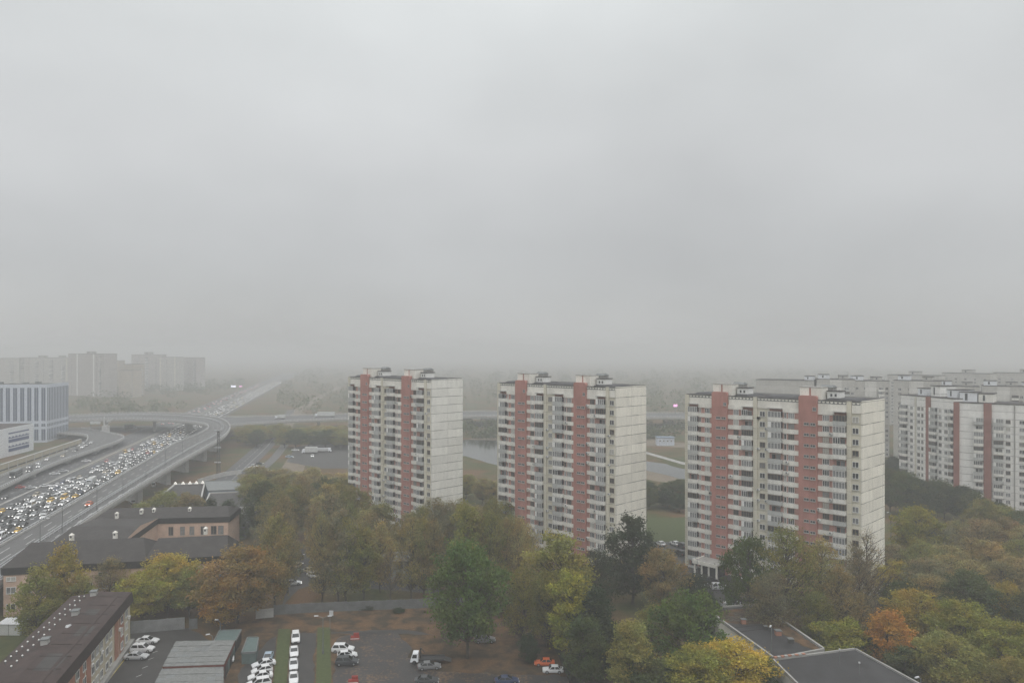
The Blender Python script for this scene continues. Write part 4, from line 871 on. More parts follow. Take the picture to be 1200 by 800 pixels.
# scattered cars on the ground roads, flyover
for px,py,z,kd,cl,a,md,lb in [(20,623,0,'sedan','yellow',JA,'jam','yellow taxi on the empty shoulder beside the flyover parapet'),
  (104.5,592,9.1,'sedan','orange',1.83+math.pi,'jam','lone orange car driving on the flyover'),(52,606.5,0,'sedan','white',JA,'jam','white car squeezed between jam and flyover parapet'),
  (24,572,0,'hatch','red',.5,'tail','red car with glowing lights on the dark side road below the ramp'),(36,572.5,0,'sedan','silver',.4,'tiny','silver car following the red one below the ramp'),
  (53,570.5,0,'sedan','white',.4,'tiny','bright white car on the dark side road below the ramp'),(64,556,0,'sedan','pale grey',.6,'tiny','pale car alone on the side road, nearer the ramp edge'),(74,553,0,'sedan','silver',.6,'tiny','silver car on the side road next to the ramp edge'),
  (6,584,0,'sedan','black',-1.2,'tiny','dark car with two lit headlights coming off the side road'),(101,541,0,'sedan','white',.5,'tiny','small white car under the ramp tip'),
  (293,550,0,'sedan','white',.9,'tiny','white car parked beside the slip road, first of the roadside cars'),(298,547.5,0,'suv','white',.9,'tiny','white estate parked beside the slip road, second of the roadside cars'),(303,544,0,'sedan','dark grey',.9,'tiny','dark car parked beside the slip road, last of the roadside cars'),
  (315,553,0,'sedan','silver',.9,'tiny','silver car at the edge of the brown trees near the slip road'),(346,528,0,'sedan','white',.2,'tiny','white car in the misty yard before the lorries'),(339,536,0,'sedan','light blue',.2,'tiny','bluish car in the misty yard before the lorries'),(366,535,0,'sedan','white',-1.3,'tiny','white car with a bright front by the white lorry'),
  (370,565,0,'suv','dark grey',.5,'tiny','dark estate in the gap of the brown trees'),(156,589.5,0,'sedan','silver',2.2,'tiny','silver car parked under the flyover edge by the bushes'),
  (180,570,0,'van','white',2.0,'tiny','white van parked under the flyover'),(350,654,0,'suv','dark grey',1.5,'tiny','dark estate parked behind the trees, deepest of the yard cars'),(349,664,0,'sedan','beige',1.5,'tiny','beige car parked behind the trees in the yard'),(349,672,0,'sedan','green',1.5,'tiny','greenish car parked behind the trees in the yard'),
  (343,685,0,'sedan','pale grey',.3,'tiny','pale car half hidden by trunks in the yard'),(367,676,0,'sedan','white',-.8,'parked','bright white car in the yard seen between the trunks'),(364,671,0,'hatch','beige',-.5,'parked','beige hatchback just behind the bright white car in the yard'),
  (774,638.5,0,'sedan','white',1.9,'parked','white car parked by the lawn, further from the closest tower block'),(791,638.5,0,'sedan','white',1.9,'parked','white car parked by the lawn, nearer to the closest tower block'),(799,641,0,'suv','dark grey',1.9,'parked','dark car parked by the wall of the closest tower block'),(797,650,0,'suv','black',1.9,'parked','black car parked lower down by the closest tower block'),
  (833,683,0,'suv','black',.2,'parked','black car at the entrance canopy behind the silver estate'),(843,690,0,'suv','silver',.05,'parked','silver estate car with dark windows at the entrance canopy'),(820,687,0,'sedan','white',-1.4,'parked','white car nose peeping out of the hedge near the canopy'),
  (859,709,0,'sedan','white',.1,'parked','white car right behind the debris-covered flat roof'),(881,702,0,'sedan','white',1.3,'parked','white car beneath the weeping tree, first of three'),(888,701,0,'suv','silver',1.3,'parked','silver car beneath the weeping tree, second of three'),(900,707,0,'sedan','dark blue',1.2,'parked','dark blue car beneath the weeping tree, last of three'),
  (960,703,0,'sedan','pale grey',.3,'parked','pale car glimpsed through the brown crowns beside the tower block'),(970,706,0,'sedan','dark blue',.3,'parked','blue car glimpsed through the brown crowns beside the tower block')]:
    p=at(px,py,z); car(kd,cl,(p.x,p.y,z+.03),a,lb,'cars on the roads and yards',md,'car')
# car park
PK='cars in the car park'
for px,py,kd,cl,a,lb in [(173,753,'sedan','white',.05,'white saloon parked crosswise by the brown-roofed building, nearest the grey fence'),(167,763,'suv','white',.06,'white estate parked crosswise, middle of three by the brown-roofed building'),(160,771.5,'sedan','silver',.05,'silver saloon parked crosswise, lowest of three by the brown-roofed building'),
  (314,773,'sedan','light blue',-1.4,'bluish saloon at the head of the angled row by the narrow grass strip'),(309,780.5,'sedan','pale grey',-2.65,'pale saloon parked at an angle, right below the bluish saloon'),(307,788,'hatch','white',-2.7,'white hatchback parked at an angle, third in its row'),(305,795,'sedan','white',-2.75,'white saloon with dark screen parked at an angle, lowest whole car of its row'),(303,804,'suv','white',-2.75,'white estate cut by the frame at the end of the angled row'),
  (346.5,750,'suv','white',-1.28,'white car at the far head of the single file between grass strips'),(344.5,766,'sedan','white',-1.27,'white saloon, second in the single file between grass strips'),(344,781,'sedan','pale grey',-1.28,'grey-white saloon, third in the single file between grass strips'),(344,797,'sedan','white',-1.27,'white saloon at the near end of the single file between grass strips'),
  (402,763,'suv','white',.02,'white estate beside the lamp strip, furthest of three side by side'),(407,770,'hatch','white',.28,'white hatchback between the white estate and the dark one'),(406.5,778,'suv','dark grey',.1,'dark grey estate, closest of three side by side at the lamp strip'),
  (503,783,'sedan','grey',.15,'grey saloon parked alongside the flatbed truck'),(500,800,'sedan','dark grey',.05,'dark saloon cut by the bottom of the picture under the grey one'),(594,800,'sedan','dark blue',.12,'dark blue saloon cut by the bottom of the picture on the dark lot'),
  (568,752,'suv','grey',.1,'grey car standing in the shade behind the big green tree'),(638,779,'old','orange',math.pi,'bright orange boxy old estate parked on the leaves'),(648,787.5,'old','pale grey',math.pi,'pale boxy old saloon parked just below the orange estate'),
  (269,772,'sedan','white',-1.2,'white car peeping out behind the grey garage roof')]:
    p=at(px,py); car(kd,cl,(p.x,p.y,.03),a,lb,PK,'parked','parked_car')
# old estate roof box: none. flatbed truck
p=at(500,776); t=thing('flatbed_truck','small flatbed truck with a white cab and an empty dark bed','truck',(p.x,p.y,.01),math.pi+.02)
q=MB(); q.hexa([(1.6,-.95,.5),(3.3,-.95,.5),(3.3,.95,.5),(1.6,.95,.5)],[(1.65,-.9,2.2),(2.75,-.9,2.2),(2.75,.9,2.2),(1.65,.9,2.2)],'wall_white'); q.build('cab',t)
q=MB(); q.poly([(3.14,-.8,1.25),(3.14,.8,1.25),(2.83,.78,2.05),(2.83,-.78,2.05)],'car_glass'); q.build('windscreen',t)
for s in (-1,1):
    q=MB(); y=s*.955; q.poly([(1.9,y*.985,1.3),(2.9,y*.985,1.3),(2.7,y*.965,2.0),(1.9,y*.965,2.0)],'car_glass'); q.build('side_window',t)
q=MB(); q.box(-3.6,1.4,-1.05,1.05,.85,1.0,'plastic_dark'); q.box(-3.6,1.5,-.4,.4,.55,.845,'metal_dark'); q.box(-3.6,1.4,-1.05,-.98,1.0,1.25,'metal_dark'); q.box(-3.6,1.4,.98,1.05,1.0,1.25,'metal_dark'); q.hexa([(-5,-.9,.5),(-3.6,-.9,.8),(-3.6,.9,.8),(-5,.9,.5)],[(-5,-.9,.6),(-3.6,-.9,1.0),(-3.6,.9,1.0),(-5,.9,.6)],'metal_dark'); q.build('flat_bed',t)
q=MB(); q.box(1.1,1.35,-.15,.15,1.01,3.0,'plastic_dark'); q.tube((1.2,0,3.0),(.3,.1,2.1),.1,.08,'plastic_dark',5); q.build('crane',t)
for x in (-2.4,2.4):
    for s in (-1,1):
        q=MB(); y0,y1=sorted((s*.75,s*.98)); q.tube((x,y0,.42),(x,y1,.42),.42,.42,'tyre',14); q.build('wheel',t)
# red barrier blocks
for px,py,lb in ((416,748.5,'red plastic barrier block standing alone on the dark lot'),(414,800,'red plastic barrier block cut by the bottom of the picture')):
    p=at(px,py); t=thing('traffic_barrier',lb,'barrier',(p.x,p.y,.01),.1,'red barriers')
    q=MB(); q.hexa([(-1,-.45,0),(1,-.45,0),(1,.45,0),(-1,.45,0)],[(-.9,-.3,.75),(.9,-.3,.75),(.9,.3,.75),(-.9,.3,.75)],'plastic_red'); q.build('body',t); q=MB(); q.box(-.3,.85,-.1,.3,.752,1.35,'plastic_red'); q.build('top_block',t)
    q=MB(); q.box(-.95,.95,-.5,-.455,.2,.35,'paint_white'); q.build('reflective_strip',t)
# sign on a post
p=at(386.7,737); t=thing('signpost','square grey sign on a thin post behind the twin lamp','sign',(p.x,p.y,0)); MB().tube((0,0,0),(0,0,4),.06,.05,'metal_grey',6).build('post',t); q=MB(); q.box(-.15,.75,-.06,-.0,3.1,4.3,'metal_light'); q.build('board',t)
# ---------------------------------------------------------------- brown-roofed hostel block (lower left)
def seg_local(a,b):
    a=Vector(a[:2]);b=Vector(b[:2]); return a,math.atan2((b-a).y,(b-a).x),(b-a).length
far_r=at(152.5,753); u=Vector((.235,-.972,0)).normalized(); near_r=far_r+u*78
a,ang,Lh=seg_local(near_r,far_r)     # facade seen from the right: near -> far runs left to right when facing it
hb=thing('hostel_building','long three-storey block with a brown felt roof and cream and red walls','building',(near_r.x,near_r.y,0),ang)
def fx(px):   # position on the facade line for a picture column, measured on mid-wall
    r=(px-600)/F; t_=(r*far_r.y-far_r.x)/(u.x-r*u.y); return Lh-t_
WD=11.2; q=MB(); q.box(0,Lh,0,WD,-.2,9.2,'wall_cream'); q.build('wall',hb)
q=MB(); q.hexa([(-.5,-.62,9.0),(Lh+.35,-.62,9.0),(Lh+.35,WD+.6,9.0),(-.5,WD+.6,9.0)],[(-.5,-.35,11.0),(Lh+.1,-.35,11.0),(Lh+.1,WD+.3,11.0),(-.5,WD+.3,11.0)],'fascia_brown'); q.build('roof_edge',hb)
q=MB(); q.hexa([(-.5,-.3,11.003),(Lh+.05,-.3,11.003),(Lh+.05,WD+.25,11.003),(-.5,WD+.25,11.003)],[(-.5,.3,11.2),(Lh-.5,.3,11.2),(Lh-.5,WD*.5,11.75),(-.5,WD*.5,11.75)],'roof_brown'); q.box(0,Lh-3,1.5,3.6,11.2,11.42,'roof_brown'); hroof=q.build('roof',hb)
for k_ in range(11):
    x_=Lh-4-k_*5.2; q=MB(); q.hexa([(x_,.5,11.24),(x_+.18,.5,11.24),(x_+.18,WD*.48,11.74),(x_,WD*.48,11.74)],[(x_,.5,11.29),(x_+.18,.5,11.29),(x_+.18,WD*.48,11.79),(x_,WD*.48,11.79)],'fascia_brown'); q.build('roof_seam',hroof)
for x_,w_,y0_,y1_ in ((Lh-26,5,.8,3.2),(Lh-41,7,1.2,4.4),(Lh-15,3.5,2.6,4.8)):
    z_=lambda y:11.2+.55*(y-.3)/(WD*.5-.3)+.012; q=MB(); q.hexa([(x_,y0_,z_(y0_)),(x_+w_,y0_,z_(y0_)),(x_+w_,y1_,z_(y1_)),(x_,y1_,z_(y1_))],[(x_,y0_,z_(y0_)+.02),(x_+w_,y0_,z_(y0_)+.02),(x_+w_,y1_,z_(y1_)+.02),(x_,y1_,z_(y1_)+.02)],'roof_felt'); q.build('felt_patch',hroof)
q=MB(); q.box(-.5,Lh+.1,-.52,-.63,9.01,9.2,'fascia_brown'); q.box(0,Lh,-.9,-.003,-.2,.9,'concrete'); q.build('plinth',hb)
for p0,p1 in ((134,138.5),(139.8,144.5),(79,87),(92.5,98.5),(100.5,106),(50,58)):
    x0,x1=sorted((fx(p0),fx(p1))); MB().box(x0,x1,-.12,-.003,.9,9.0,'wall_red').build('red_panel',hb)
for x in [fx(p) for p in (147.5,142,129,124.5,118,113,108,98,90,76,66)]:
    for z in (2.2,5.0,7.6):
        inst('window',window_mesh(1.7,1.5,R.choice(GL),'frame_white',1),hb,(x,-.13,z))
for x in [fx(p) for p in (148,137,116,104)]: inst('air_conditioner',ac_mesh(),hb,(x+1.2,-.02,6.2))
for k,(px,py) in enumerate([(110,697),(88.5,720),(53,754)]):
    p=at(px,py+2,11.3); l=Matrix.Rotation(-ang,3,'Z')@(p-Vector(hb.location)); q=MB(); q.box(l.x-.65,l.x+.65,l.y-.55,l.y+.55,11.2,12.5,'concrete_light'); q.box(l.x-.8,l.x+.8,l.y-.7,l.y+.7,12.503,12.65,'metal_grey'); q.build('chimney',hroof)
p=at(79.5,735,11.5); l=Matrix.Rotation(-ang,3,'Z')@(p-Vector(hb.location)); q=MB(); q.hexa([(l.x-.9,l.y-.2,11.6),(l.x+.7,l.y-.5,11.6),(l.x+.9,l.y+.1,11.6),(l.x-.5,l.y+.4,11.6)],[(l.x-.6,l.y-.1,11.9),(l.x+.5,l.y-.3,12.0),(l.x+.6,l.y,11.9),(l.x-.3,l.y+.2,12.1)],'metal_light'); q.build('roof_cover',hroof)
# two rows of small white roof vents
for k in range(15):
    for s,(pa,pb) in enumerate((((95,698),(3,779)),((101,697.5),(10,785)))):
        v_=(k+.5)/15; v_=v_**1.08; px=pa[0]+(pb[0]-pa[0])*v_; py=pa[1]+(pb[1]-pa[1])*v_
        p=at(px,py,11.5); l=Matrix.Rotation(-ang,3,'Z')@(p-Vector(hb.location)); q=MB(); q.tube((l.x,l.y,11.3),(l.x,l.y,11.75),.09,.09,'metal_grey',6); q.tube((l.x,l.y,11.751),(l.x,l.y,11.9),.17,.1,'frame_white',6); q.build('roof_vent',hroof)
q=MB(); p0,p1=at(151,756),at(112,806); q.beam(p0+Vector((1.3,0,.012)),p1+Vector((1.3,0,.012)),.14,.006,'paint_yellow'); struct(q.build('road_marking'))
q=MB()
for px,py in ((181,764),(176,772),(169,782),(162,792)): p=at(px,py); q.beam(p+Vector((-.3,-.2,.012)),p+Vector((.3,.8,.012)),.12,.006,'paint_white')
struct(q.build('road_marking'))
# ---------------------------------------------------------------- pink complex with dark roofs round a court
cx=thing('school_building','low pink complex with dark pitched roofs round a small court, windows facing in','building',(-100,200,0))
O=Vector((-100,200,0))
def wing(P,ze,zr,ridge=.5,fas=1.7,over=.5,hip=0):
    "P: front-left, front-right, back-right, back-left; a wall, a deep dark fascia and a gabled roof"
    P=[Vector((p[0],p[1],0))-O for p in P]; c=sum(P,Vector())/4
    MB().prism([(p.x,p.y) for p in P],-.2,ze-fas+.3,'wall_pink').build('wall',cx)
    Q=[p+(p-c).normalized()*over for p in P]; q=MB()
    q.hexa([(p.x,p.y,ze-fas) for p in Q],[(p.x,p.y,ze) for p in Q],'fascia_dark'); q.build('roof_edge',cx)
    a=Q[0]+(Q[3]-Q[0])*ridge; b=Q[1]+(Q[2]-Q[1])*ridge; d=(b-a).normalized(); a=a+d*hip; b=b-d*hip
    q=MB(); Z=lambda v,z:(v.x,v.y,z); e=ze+.003
    q.poly([Z(Q[0],e),Z(Q[1],e),Z(b,zr),Z(a,zr)],'roof_slate'); q.poly([Z(Q[2],e),Z(Q[3],e),Z(a,zr),Z(b,zr)],'roof_slate'); q.poly([Z(Q[1],e),Z(Q[2],e),Z(b,zr)],'roof_slate' if hip else 'wall_pink'); q.poly([Z(Q[3],e),Z(Q[0],e),Z(a,zr)],'roof_slate' if hip else 'wall_pink')
    q.poly([Z(x,e) for x in Q][::-1],'roof_slate'); return q.build('roof',cx)
fl,fr_=Vector((-121,176)),Vector((-71.8,186)); n_=Vector((-.2,.98))
wing([fl,fl+(fr_-fl)*.62,fl+(fr_-fl)*.62+n_*17,fl+n_*17],11.6,15.3,.52,hip=3)
wing([fl+(fr_-fl)*.621+n_*1.4,fr_+n_*1.4,fr_+n_*15.5,fl+(fr_-fl)*.621+n_*15.5],11.5,15.0,.5,hip=1.5)
wing([(-124.2,196),(-105.6,199),(-110.8,231),(-128.8,231)],11.0,12.6,.5)
sroof=wing([(-129,229.2),(-89.6,233.5),(-91,247),(-130,243.5)],11.0,13.2,.45,hip=2)
# windows of the inner wall facing us
a,ang2,L2=seg_local((-110.6,229.2+2.0),(-89.6,233.5))
for px in (201,214,224.5,237,249,257):
    p=atd(px,231.0+0); p=Vector((( px-600)*232/F,232,0)); s=(Vector((p.x,p.y))-a).length
    b=MB(); 
    loc=Vector((p.x,229.2+(p.x+129)*4.3/39.4,0))-O; k=-.12
    w_=inst('window',window_mesh(1.45 if px<240 else 1.7,2.7,R.choice(['glass_dark','glass_mid']),'frame_brown',1),cx,(loc.x,loc.y-.06,6.9),None,math.atan2(4.3,39.4))
p=Vector((-109,222,0))-O
for yy in (204,211,218): inst('window',window_mesh(1.5,2.3,'glass_dark','frame_brown',1),cx,(-105.6-(yy-199)*5.2/32+.08+100,yy-200,7),None,math.pi/2+.16)
# front wall windows and drainpipes
for i in range(15):
    s=(i+.5)/15; p=fl+(fr_-fl)*s
    for z in (2.2,6.2,8.9):
        if z==8.9 and i%3: continue
        off=n_*(1.4 if s>.62 else 0); inst('window',window_mesh(2.1,1.6 if z<8 else 1.0,R.choice(GL),'frame_white',1),cx,(p.x+off.x+100,p.y+off.y-200-.06,z),None,math.atan2(10,49.2))
for px,py,z in ((137,603,12.4),(166,599,12.8),(180.5,598,12.8),(222.5,597,12.8),(135,626,14.6),(84,629,14.9),(241,621,14)):
    p=at(px,py+1,z-.4)-O; q=MB(); q.box(p.x-.42,p.x+.42,p.y-.42,p.y+.42,z-1.3,z+.35,'spandrel_cream'); q.hexa([(p.x-.52,p.y-.52,z+.353),(p.x+.52,p.y-.52,z+.353),(p.x+.52,p.y+.52,z+.353),(p.x-.52,p.y+.52,z+.353)],[(p.x-.1,p.y-.1,z+.85),(p.x+.1,p.y-.1,z+.85),(p.x+.1,p.y+.1,z+.85),(p.x-.1,p.y+.1,z+.85)],'spandrel_cream'); q.box(p.x-.22,p.x+.22,p.y-.45,p.y-.423,z-.35,z+.2,'glass_dark'); q.build('dormer_vent',sroof)
# white kiosk at the frame's left edge
p=at(15.5,741); kt=thing('kiosk','small pale container kiosk with a pitched grey roof at the brown roof edge','kiosk',(p.x,p.y,0),-.02)
q=MB(); q.box(-2.5,2.5,-1.5,1.5,0,2.5,'container'); q.box(-.05,.05,-1.53,-1.503,0,2.5,'metal_grey'); q.build('body',kt); q=MB(); q.hexa([(-2.7,-1.7,2.503),(2.7,-1.7,2.503),(2.7,1.7,2.503),(-2.7,1.7,2.503)],[(-1.5,-.2,3.4),(1.5,-.2,3.4),(1.5,.2,3.4),(-1.5,.2,3.4)],'metal_light'); q.build('roof',kt)
# ---------------------------------------------------------------- grey low roofs behind
def flat_building(name,label,cat,P,z,wallm,roofm,edgem,lip=.35,ew=.35,parts=None,zb=-.2):
    t=thing(name,label,cat,(P[0][0],P[0][1],0)); o=Vector((P[0][0],P[0][1])); Q=[Vector(p[:2])-o for p in P]
    MB().prism([(p.x,p.y) for p in Q],zb,z-.1,wallm).build('wall',t)
    q=MB(); q.poly([(p.x,p.y,z-.05) for p in Q],roofm); q.build('roof',t)
    for i in range(len(Q)):
        a=Q[i];b=Q[(i+1)%len(Q)]; d=(b-a).normalized()*ew/2; q=MB(); q.beam((a.x+d.x*1.02,a.y+d.y*1.02,z-.3),(b.x-d.x*1.02,b.y-d.y*1.02,z-.3),ew,.3+lip,edgem); q.build('roof_kerb',t)
    return t,Q,o
P1=[at(176,592,5.5),at(236,583,5.5),at(240,566,5.5),at(205,568,5.5)]
flt,_,_o=flat_building('low_building','low dark-roofed building edged by a row of five lit lamps','shed',P1,5.5,'concrete','roof_slate','concrete_light',.5,.6)
for k,px in enumerate((205.5,214.5,222.5,230,237.5)):
    p=at(px,567.2-k*.25,5.9); o_=MB(); o_.hexa([(-.75,-.3,0),(.75,-.3,0),(.75,.3,0),(-.75,.3,0)],[(-.1,-.3,1.1),(.1,-.3,1.1),(.1,.3,1.1),(-.1,.3,1.1)],'lamp_lit'); c=o_.build('floodlight',flt,(p.x-_o.x,p.y-_o.y,5.86))
flat_building('warehouse','wide low hall with a blue-grey metal roof behind the dark one','warehouse',[at(244,575,6.5),at(309,572,6.5),at(303,561.5,6.5),at(240,563.5,6.5)],6.5,'sheet_blue','metal_grey','metal_grey',.2,.4)
flat_building('warehouse','low hall with a dark flat roof edged in white, behind the conifers','warehouse',[at(236,600,6),at(293,594,6),at(305,575.5,6),at(246,578,6)],6,'concrete','roof_felt','concrete_light',.4,.5)
flat_building('annex','plain grey annex roof at the foot of the dark flat-roofed hall','annex',[at(240,621,4),at(287,617,4),at(296,596,4),at(240,601.5,4)],4,'concrete_fence','metal_grey','metal_grey',.1,.3)
# pale blue house by the river, white objects
t=thing('pump_house','small pale blue house with four dark windows on the far river bank','house',tuple(at(770,522)),-.05)
q=MB(); q.box(0,11.5,0,7,0,5.2,'clad_white'); q.build('wall',t); q=MB(); q.box(-.3,11.8,-.3,7.3,5.203,5.6,'sheet_blue'); q.build('roof',t)
for x in (2,4.5,7,9.5): inst('window',window_mesh(1.1,1.1,'glass_dark','frame_white',1),t,(x,-.04,3.2))
t=thing('pavilion','white low pavilion with arched openings glimpsed behind the bare trunks','pavilion',tuple(at(446,682)),.0)
q=MB(); q.box(0,13,2,9,0,5.6,'container'); q.build('wall',t); q=MB(); q.box(-.3,13.3,-.3,9.3,5.603,5.9,'metal_grey'); q.build('roof',t)
for i in range(5): 
    q=MB(); q.box(.1+3*i,.6+3*i,0,.5,0,5.6,'container'); q.build('column',t)
# ---------------------------------------------------------------- garages
def garage(P,z,label):
    t=thing('garage',label,'garage',(P[0].x,P[0].y,0),0,'grey-roofed garages'); o=Vector((P[0].x,P[0].y,0)); Q=[p-o for p in P]
    MB().prism([(p.x*1,p.y*1) for p in Q],-.1,z-.15,'shed_wall').build('wall',t)
    n=9; r=random.Random(int(z*100)); 
    q=MB()
    for i in range(n):     # overlapping rows of sheets
        for j in range(8):
            a=Q[0]+(Q[3]-Q[0])*(i/n); b=Q[1]+(Q[2]-Q[1])*(i/n); c=Q[1]+(Q[2]-Q[1])*((i+1.06)/n); d=Q[0]+(Q[3]-Q[0])*((i+1.06)/n)
            u0,u1=j/8,(j+.995)/8; h=r.uniform(0,.05); z0=z-.12+.06*((i%2))+h
            p=[a+(b-a)*u0,a+(b-a)*u1,d+(c-d)*u1,d+(c-d)*u0]; q.hexa([(v.x,v.y,z0) for v in p],[(v.x,v.y,z0+.045) for v in p],'slate_sheet' if r.random()<.82 else 'metal_grey')
    q.build('roof',t)
    for i in range(4):
        u0=.06+i*.235; a=Q[1]+(Q[2]-Q[1])*u0; b=Q[1]+(Q[2]-Q[1])*(u0+.19); q=MB(); off=Vector((.06,0,0)); q.beam((a+off)[:2]+(.05,) if 0 else (a.x+.07,a.y,.05),(b.x+.07,b.y,.05),.08,2.2,'sheet_green' if i%2 else 'metal_dark'); q.build('gate',t)
    return t
z=3.2; garage([at(190.5,780,z),at(262.5,777.5,z),at(275.5,749.5,z),at(206,750.5,z)],z,'garage roofed in grey sheets, the farther of the two beside the angled cars')
z=2.8; garage([at(170,822,z),at(262,820,z),at(262,779.5,z),at(190,782,z)],z,'garage roofed in grey sheets, the lower one cut by the bottom of the picture')
flat_building('shed','small shed with green-grey sheet roof under the orange tree','shed',[at(250,752,2.6),at(276,750,2.6),at(283,737,2.6),at(257,738,2.6)],2.6,'fascia_dark','sheet_green','metal_grey',.08,.2)
flat_building('shed','green metal fence-like shed corner between orange tree and angled cars','shed',[at(283,764,2.4),at(300,763,2.4),at(303,746,2.4),at(290,746,2.4)],2.4,'sheet_green','sheet_green','metal_grey',.08,.2)
# ---------------------------------------------------------------- fences
def fence(P,h,label,m,seg=2.6,thick=.16,kind='fence'):
    t=thing(kind,label,'fence',(P[0].x,P[0].y,0)); o=Vector((P[0].x,P[0].y,0)); k=0
    for a,b in zip(P,P[1:]):
        n=max(1,int((b-a).length/seg)); d=(b-a)/n
        for i in range(n):
            p=a+d*i-o; q=MB(); e=d.normalized()*.09; dz=R.uniform(-.06,.06); q.beam(p+e,p+d-e,thick,h+dz,m); q.beam(p+e+Vector((0,0,h*.45)),p+d-e+Vector((0,0,h*.45)),thick+.05,.08,m); q.build('fence_panel',t)
            q=MB(); q.beam(p-e*.98,p+e*.98,.22,h+.12,m); q.build('post',t)
    return t
fence([at(153.5,742),at(217,736.5)],2.7,'tall grey concrete fence behind the three crosswise cars','concrete_fence_pale',3.2)
fence([at(222,737),at(232,736)],2.4,'short grey concrete fence stub past the gate gap','concrete_fence',3)
fence([at(300,724.5),at(321,722.5)],2.2,'short pale fence piece showing under the orange tree','concrete_light',2.5)
fence([at(321,720),at(352,718),at(378,716.5),at(420,715),at(470,713),at(520,711),at(580,711),at(600,716)],2.3,'long dark grey fence along the leaf-covered edge of the car park','concrete_fence',2.6)
fence([at(618,722),at(640,745),at(655,768),at(668,800)],1.8,'dark fence running diagonally down by the orange estate','fascia_dark',2.6)
fence([at(232,566.5),at(246,562),at(262,558),at(283,555)],2.2,'whitish concrete fence between the lit roof and the slip road','concrete_light',3.4)
fence([at(822,715),at(845,712),at(870,710)],1.0,'low pale rail in front of the white car by the flat roof','metal_light',2.4,.08)
# ---------------------------------------------------------------- flat roofs, lower right
zA=5
P=[at(908,772,zA),at(966,761,zA),at(890,708.5,zA),at(826,713,zA)]
ft,Q,fo_=flat_building('flat_building','flat dark roof strewn with branches and leaves, a pale kerb around it','building',P,zA,'spandrel_cream','roof_felt_dark','concrete',.35,.38)
def on(Q,u,v,z): 
    a=Q[0]+(Q[1]-Q[0])*u; b=Q[3]+(Q[2]-Q[3])*u; p=a+(b-a)*v; return Vector((p.x,p.y,z))
rq=MB(); rb_=random.Random(4)
q=MB(); ed=[]; 
for uv in [(.05,.70),(.3,.62),(.62,.60),(.7,.45),(.72,.2),(.80,.04),(.955,.03),(.965,.5),(.965,.93),(.5,.95),(.04,.93)]: ed.append(on(Q,*uv,zA-.02))
q.poly([(p.x,p.y,p.z) for p in wobble(ed,.35,.8,9)] if 0 else [(p[0],p[1],zA-.02) for p in wobble(ed,.3,.8,9)],'leaf_litter'); q.build('fallen_leaves',ft)['kind']='stuff'
for _ in range(46):
    p=on(Q,rb_.uniform(.08,.92),rb_.uniform(.66,.92),zA+.05); a_=rb_.gauss(0.2,.35); l=rb_.uniform(1.5,4.5); e_=p+Vector((math.cos(a_)*l,math.sin(a_)*l*.7,rb_.uniform(0,.35))); rq.tube(p,e_,.06,.025,'bark_grey',4)
rq.build('dead_branches',ft)['kind']='stuff'
for u,v,sx,h,m in ((.30,.64,.9,.9,'wall_red'),(.52,.48,.6,.7,'metal_dark'),(.60,.36,1.1,.9,'wall_red'),(.62,.2,.9,.8,'metal_dark')):
    p=on(Q,u,v,zA); q=MB(); q.box(p.x-sx/2,p.x+sx/2,p.y-sx/2,p.y+sx/2,zA-.04,zA+h,m); q.box(p.x-sx/2-.1,p.x+sx/2+.1,p.y-sx/2-.1,p.y+sx/2+.1,zA+h+.003,zA+h+.1,'metal_grey'); q.build('chimney',ft)
for v in (.5,.58): 
    a_,b_=on(Q,.06,v,zA-.03),on(Q,.66,v,zA-.03); MB().beam(a_,b_,.15,.06,'roof_felt').build('roof_seam',ft)
zB=6
P=[at(935,802,zB)+Vector((.8,-14,0)),at(1075,800,zB)+Vector((4,-14,0)),at(1075,800,zB),at(1041,779,zB),at(1002,760,zB),at(906,772.5,zB),at(935,802,zB)]
P=[at(937,806,zB)+Vector((1.2,-13,0)),at(1078,804,zB)+Vector((4,-13,0)),at(1002,760.5,zB),at(906,773,zB)]
ft2,Q,fo2=flat_building('flat_building','flat charcoal roof with a white side wall and brick-edged corner, nearest the viewer','building',P,zB,'container','roof_felt_dark','concrete',.3,.3)
p0=Q[3];p1=Q[2]
for i in range(9):
    a_=p0+(p1-p0)*(.01+i*.042); b_=p0+(p1-p0)*(.01+i*.042+.034); q=MB(); h=.25 if i<5 else .18; q.beam((a_.x,a_.y+.05,zB+.352),(b_.x,b_.y+.05,zB+.352),.5,h,'wall_red' if i%2==0 else 'concrete'); q.build('coping_block',ft2)
for px,py,h in ((984,778,2.6),(1007,790,2.0)):
    p=at(px,py,zB); q=MB(); q.tube((p.x-fo2.x,p.y-fo2.y,zB-.05),(p.x-fo2.x,p.y-fo2.y,zB+h),.06,.05,'metal_grey',6); q.box(p.x-fo2.x-.12,p.x-fo2.x+.12,p.y-fo2.y-.12,p.y-fo2.y+.12,zB+h+.003,zB+h+.25,'metal_light'); q.build('vent_pipe',ft2)
q=MB(); a_=Q[3]+(Q[0]-Q[3])*.35; b_=Q[3]+(Q[0]-Q[3])*.42; q.beam((a_.x-.02,a_.y,2.6),(b_.x-.02,b_.y,2.6),.12,1.4,'glass_dark'); q.build('window',ft2)
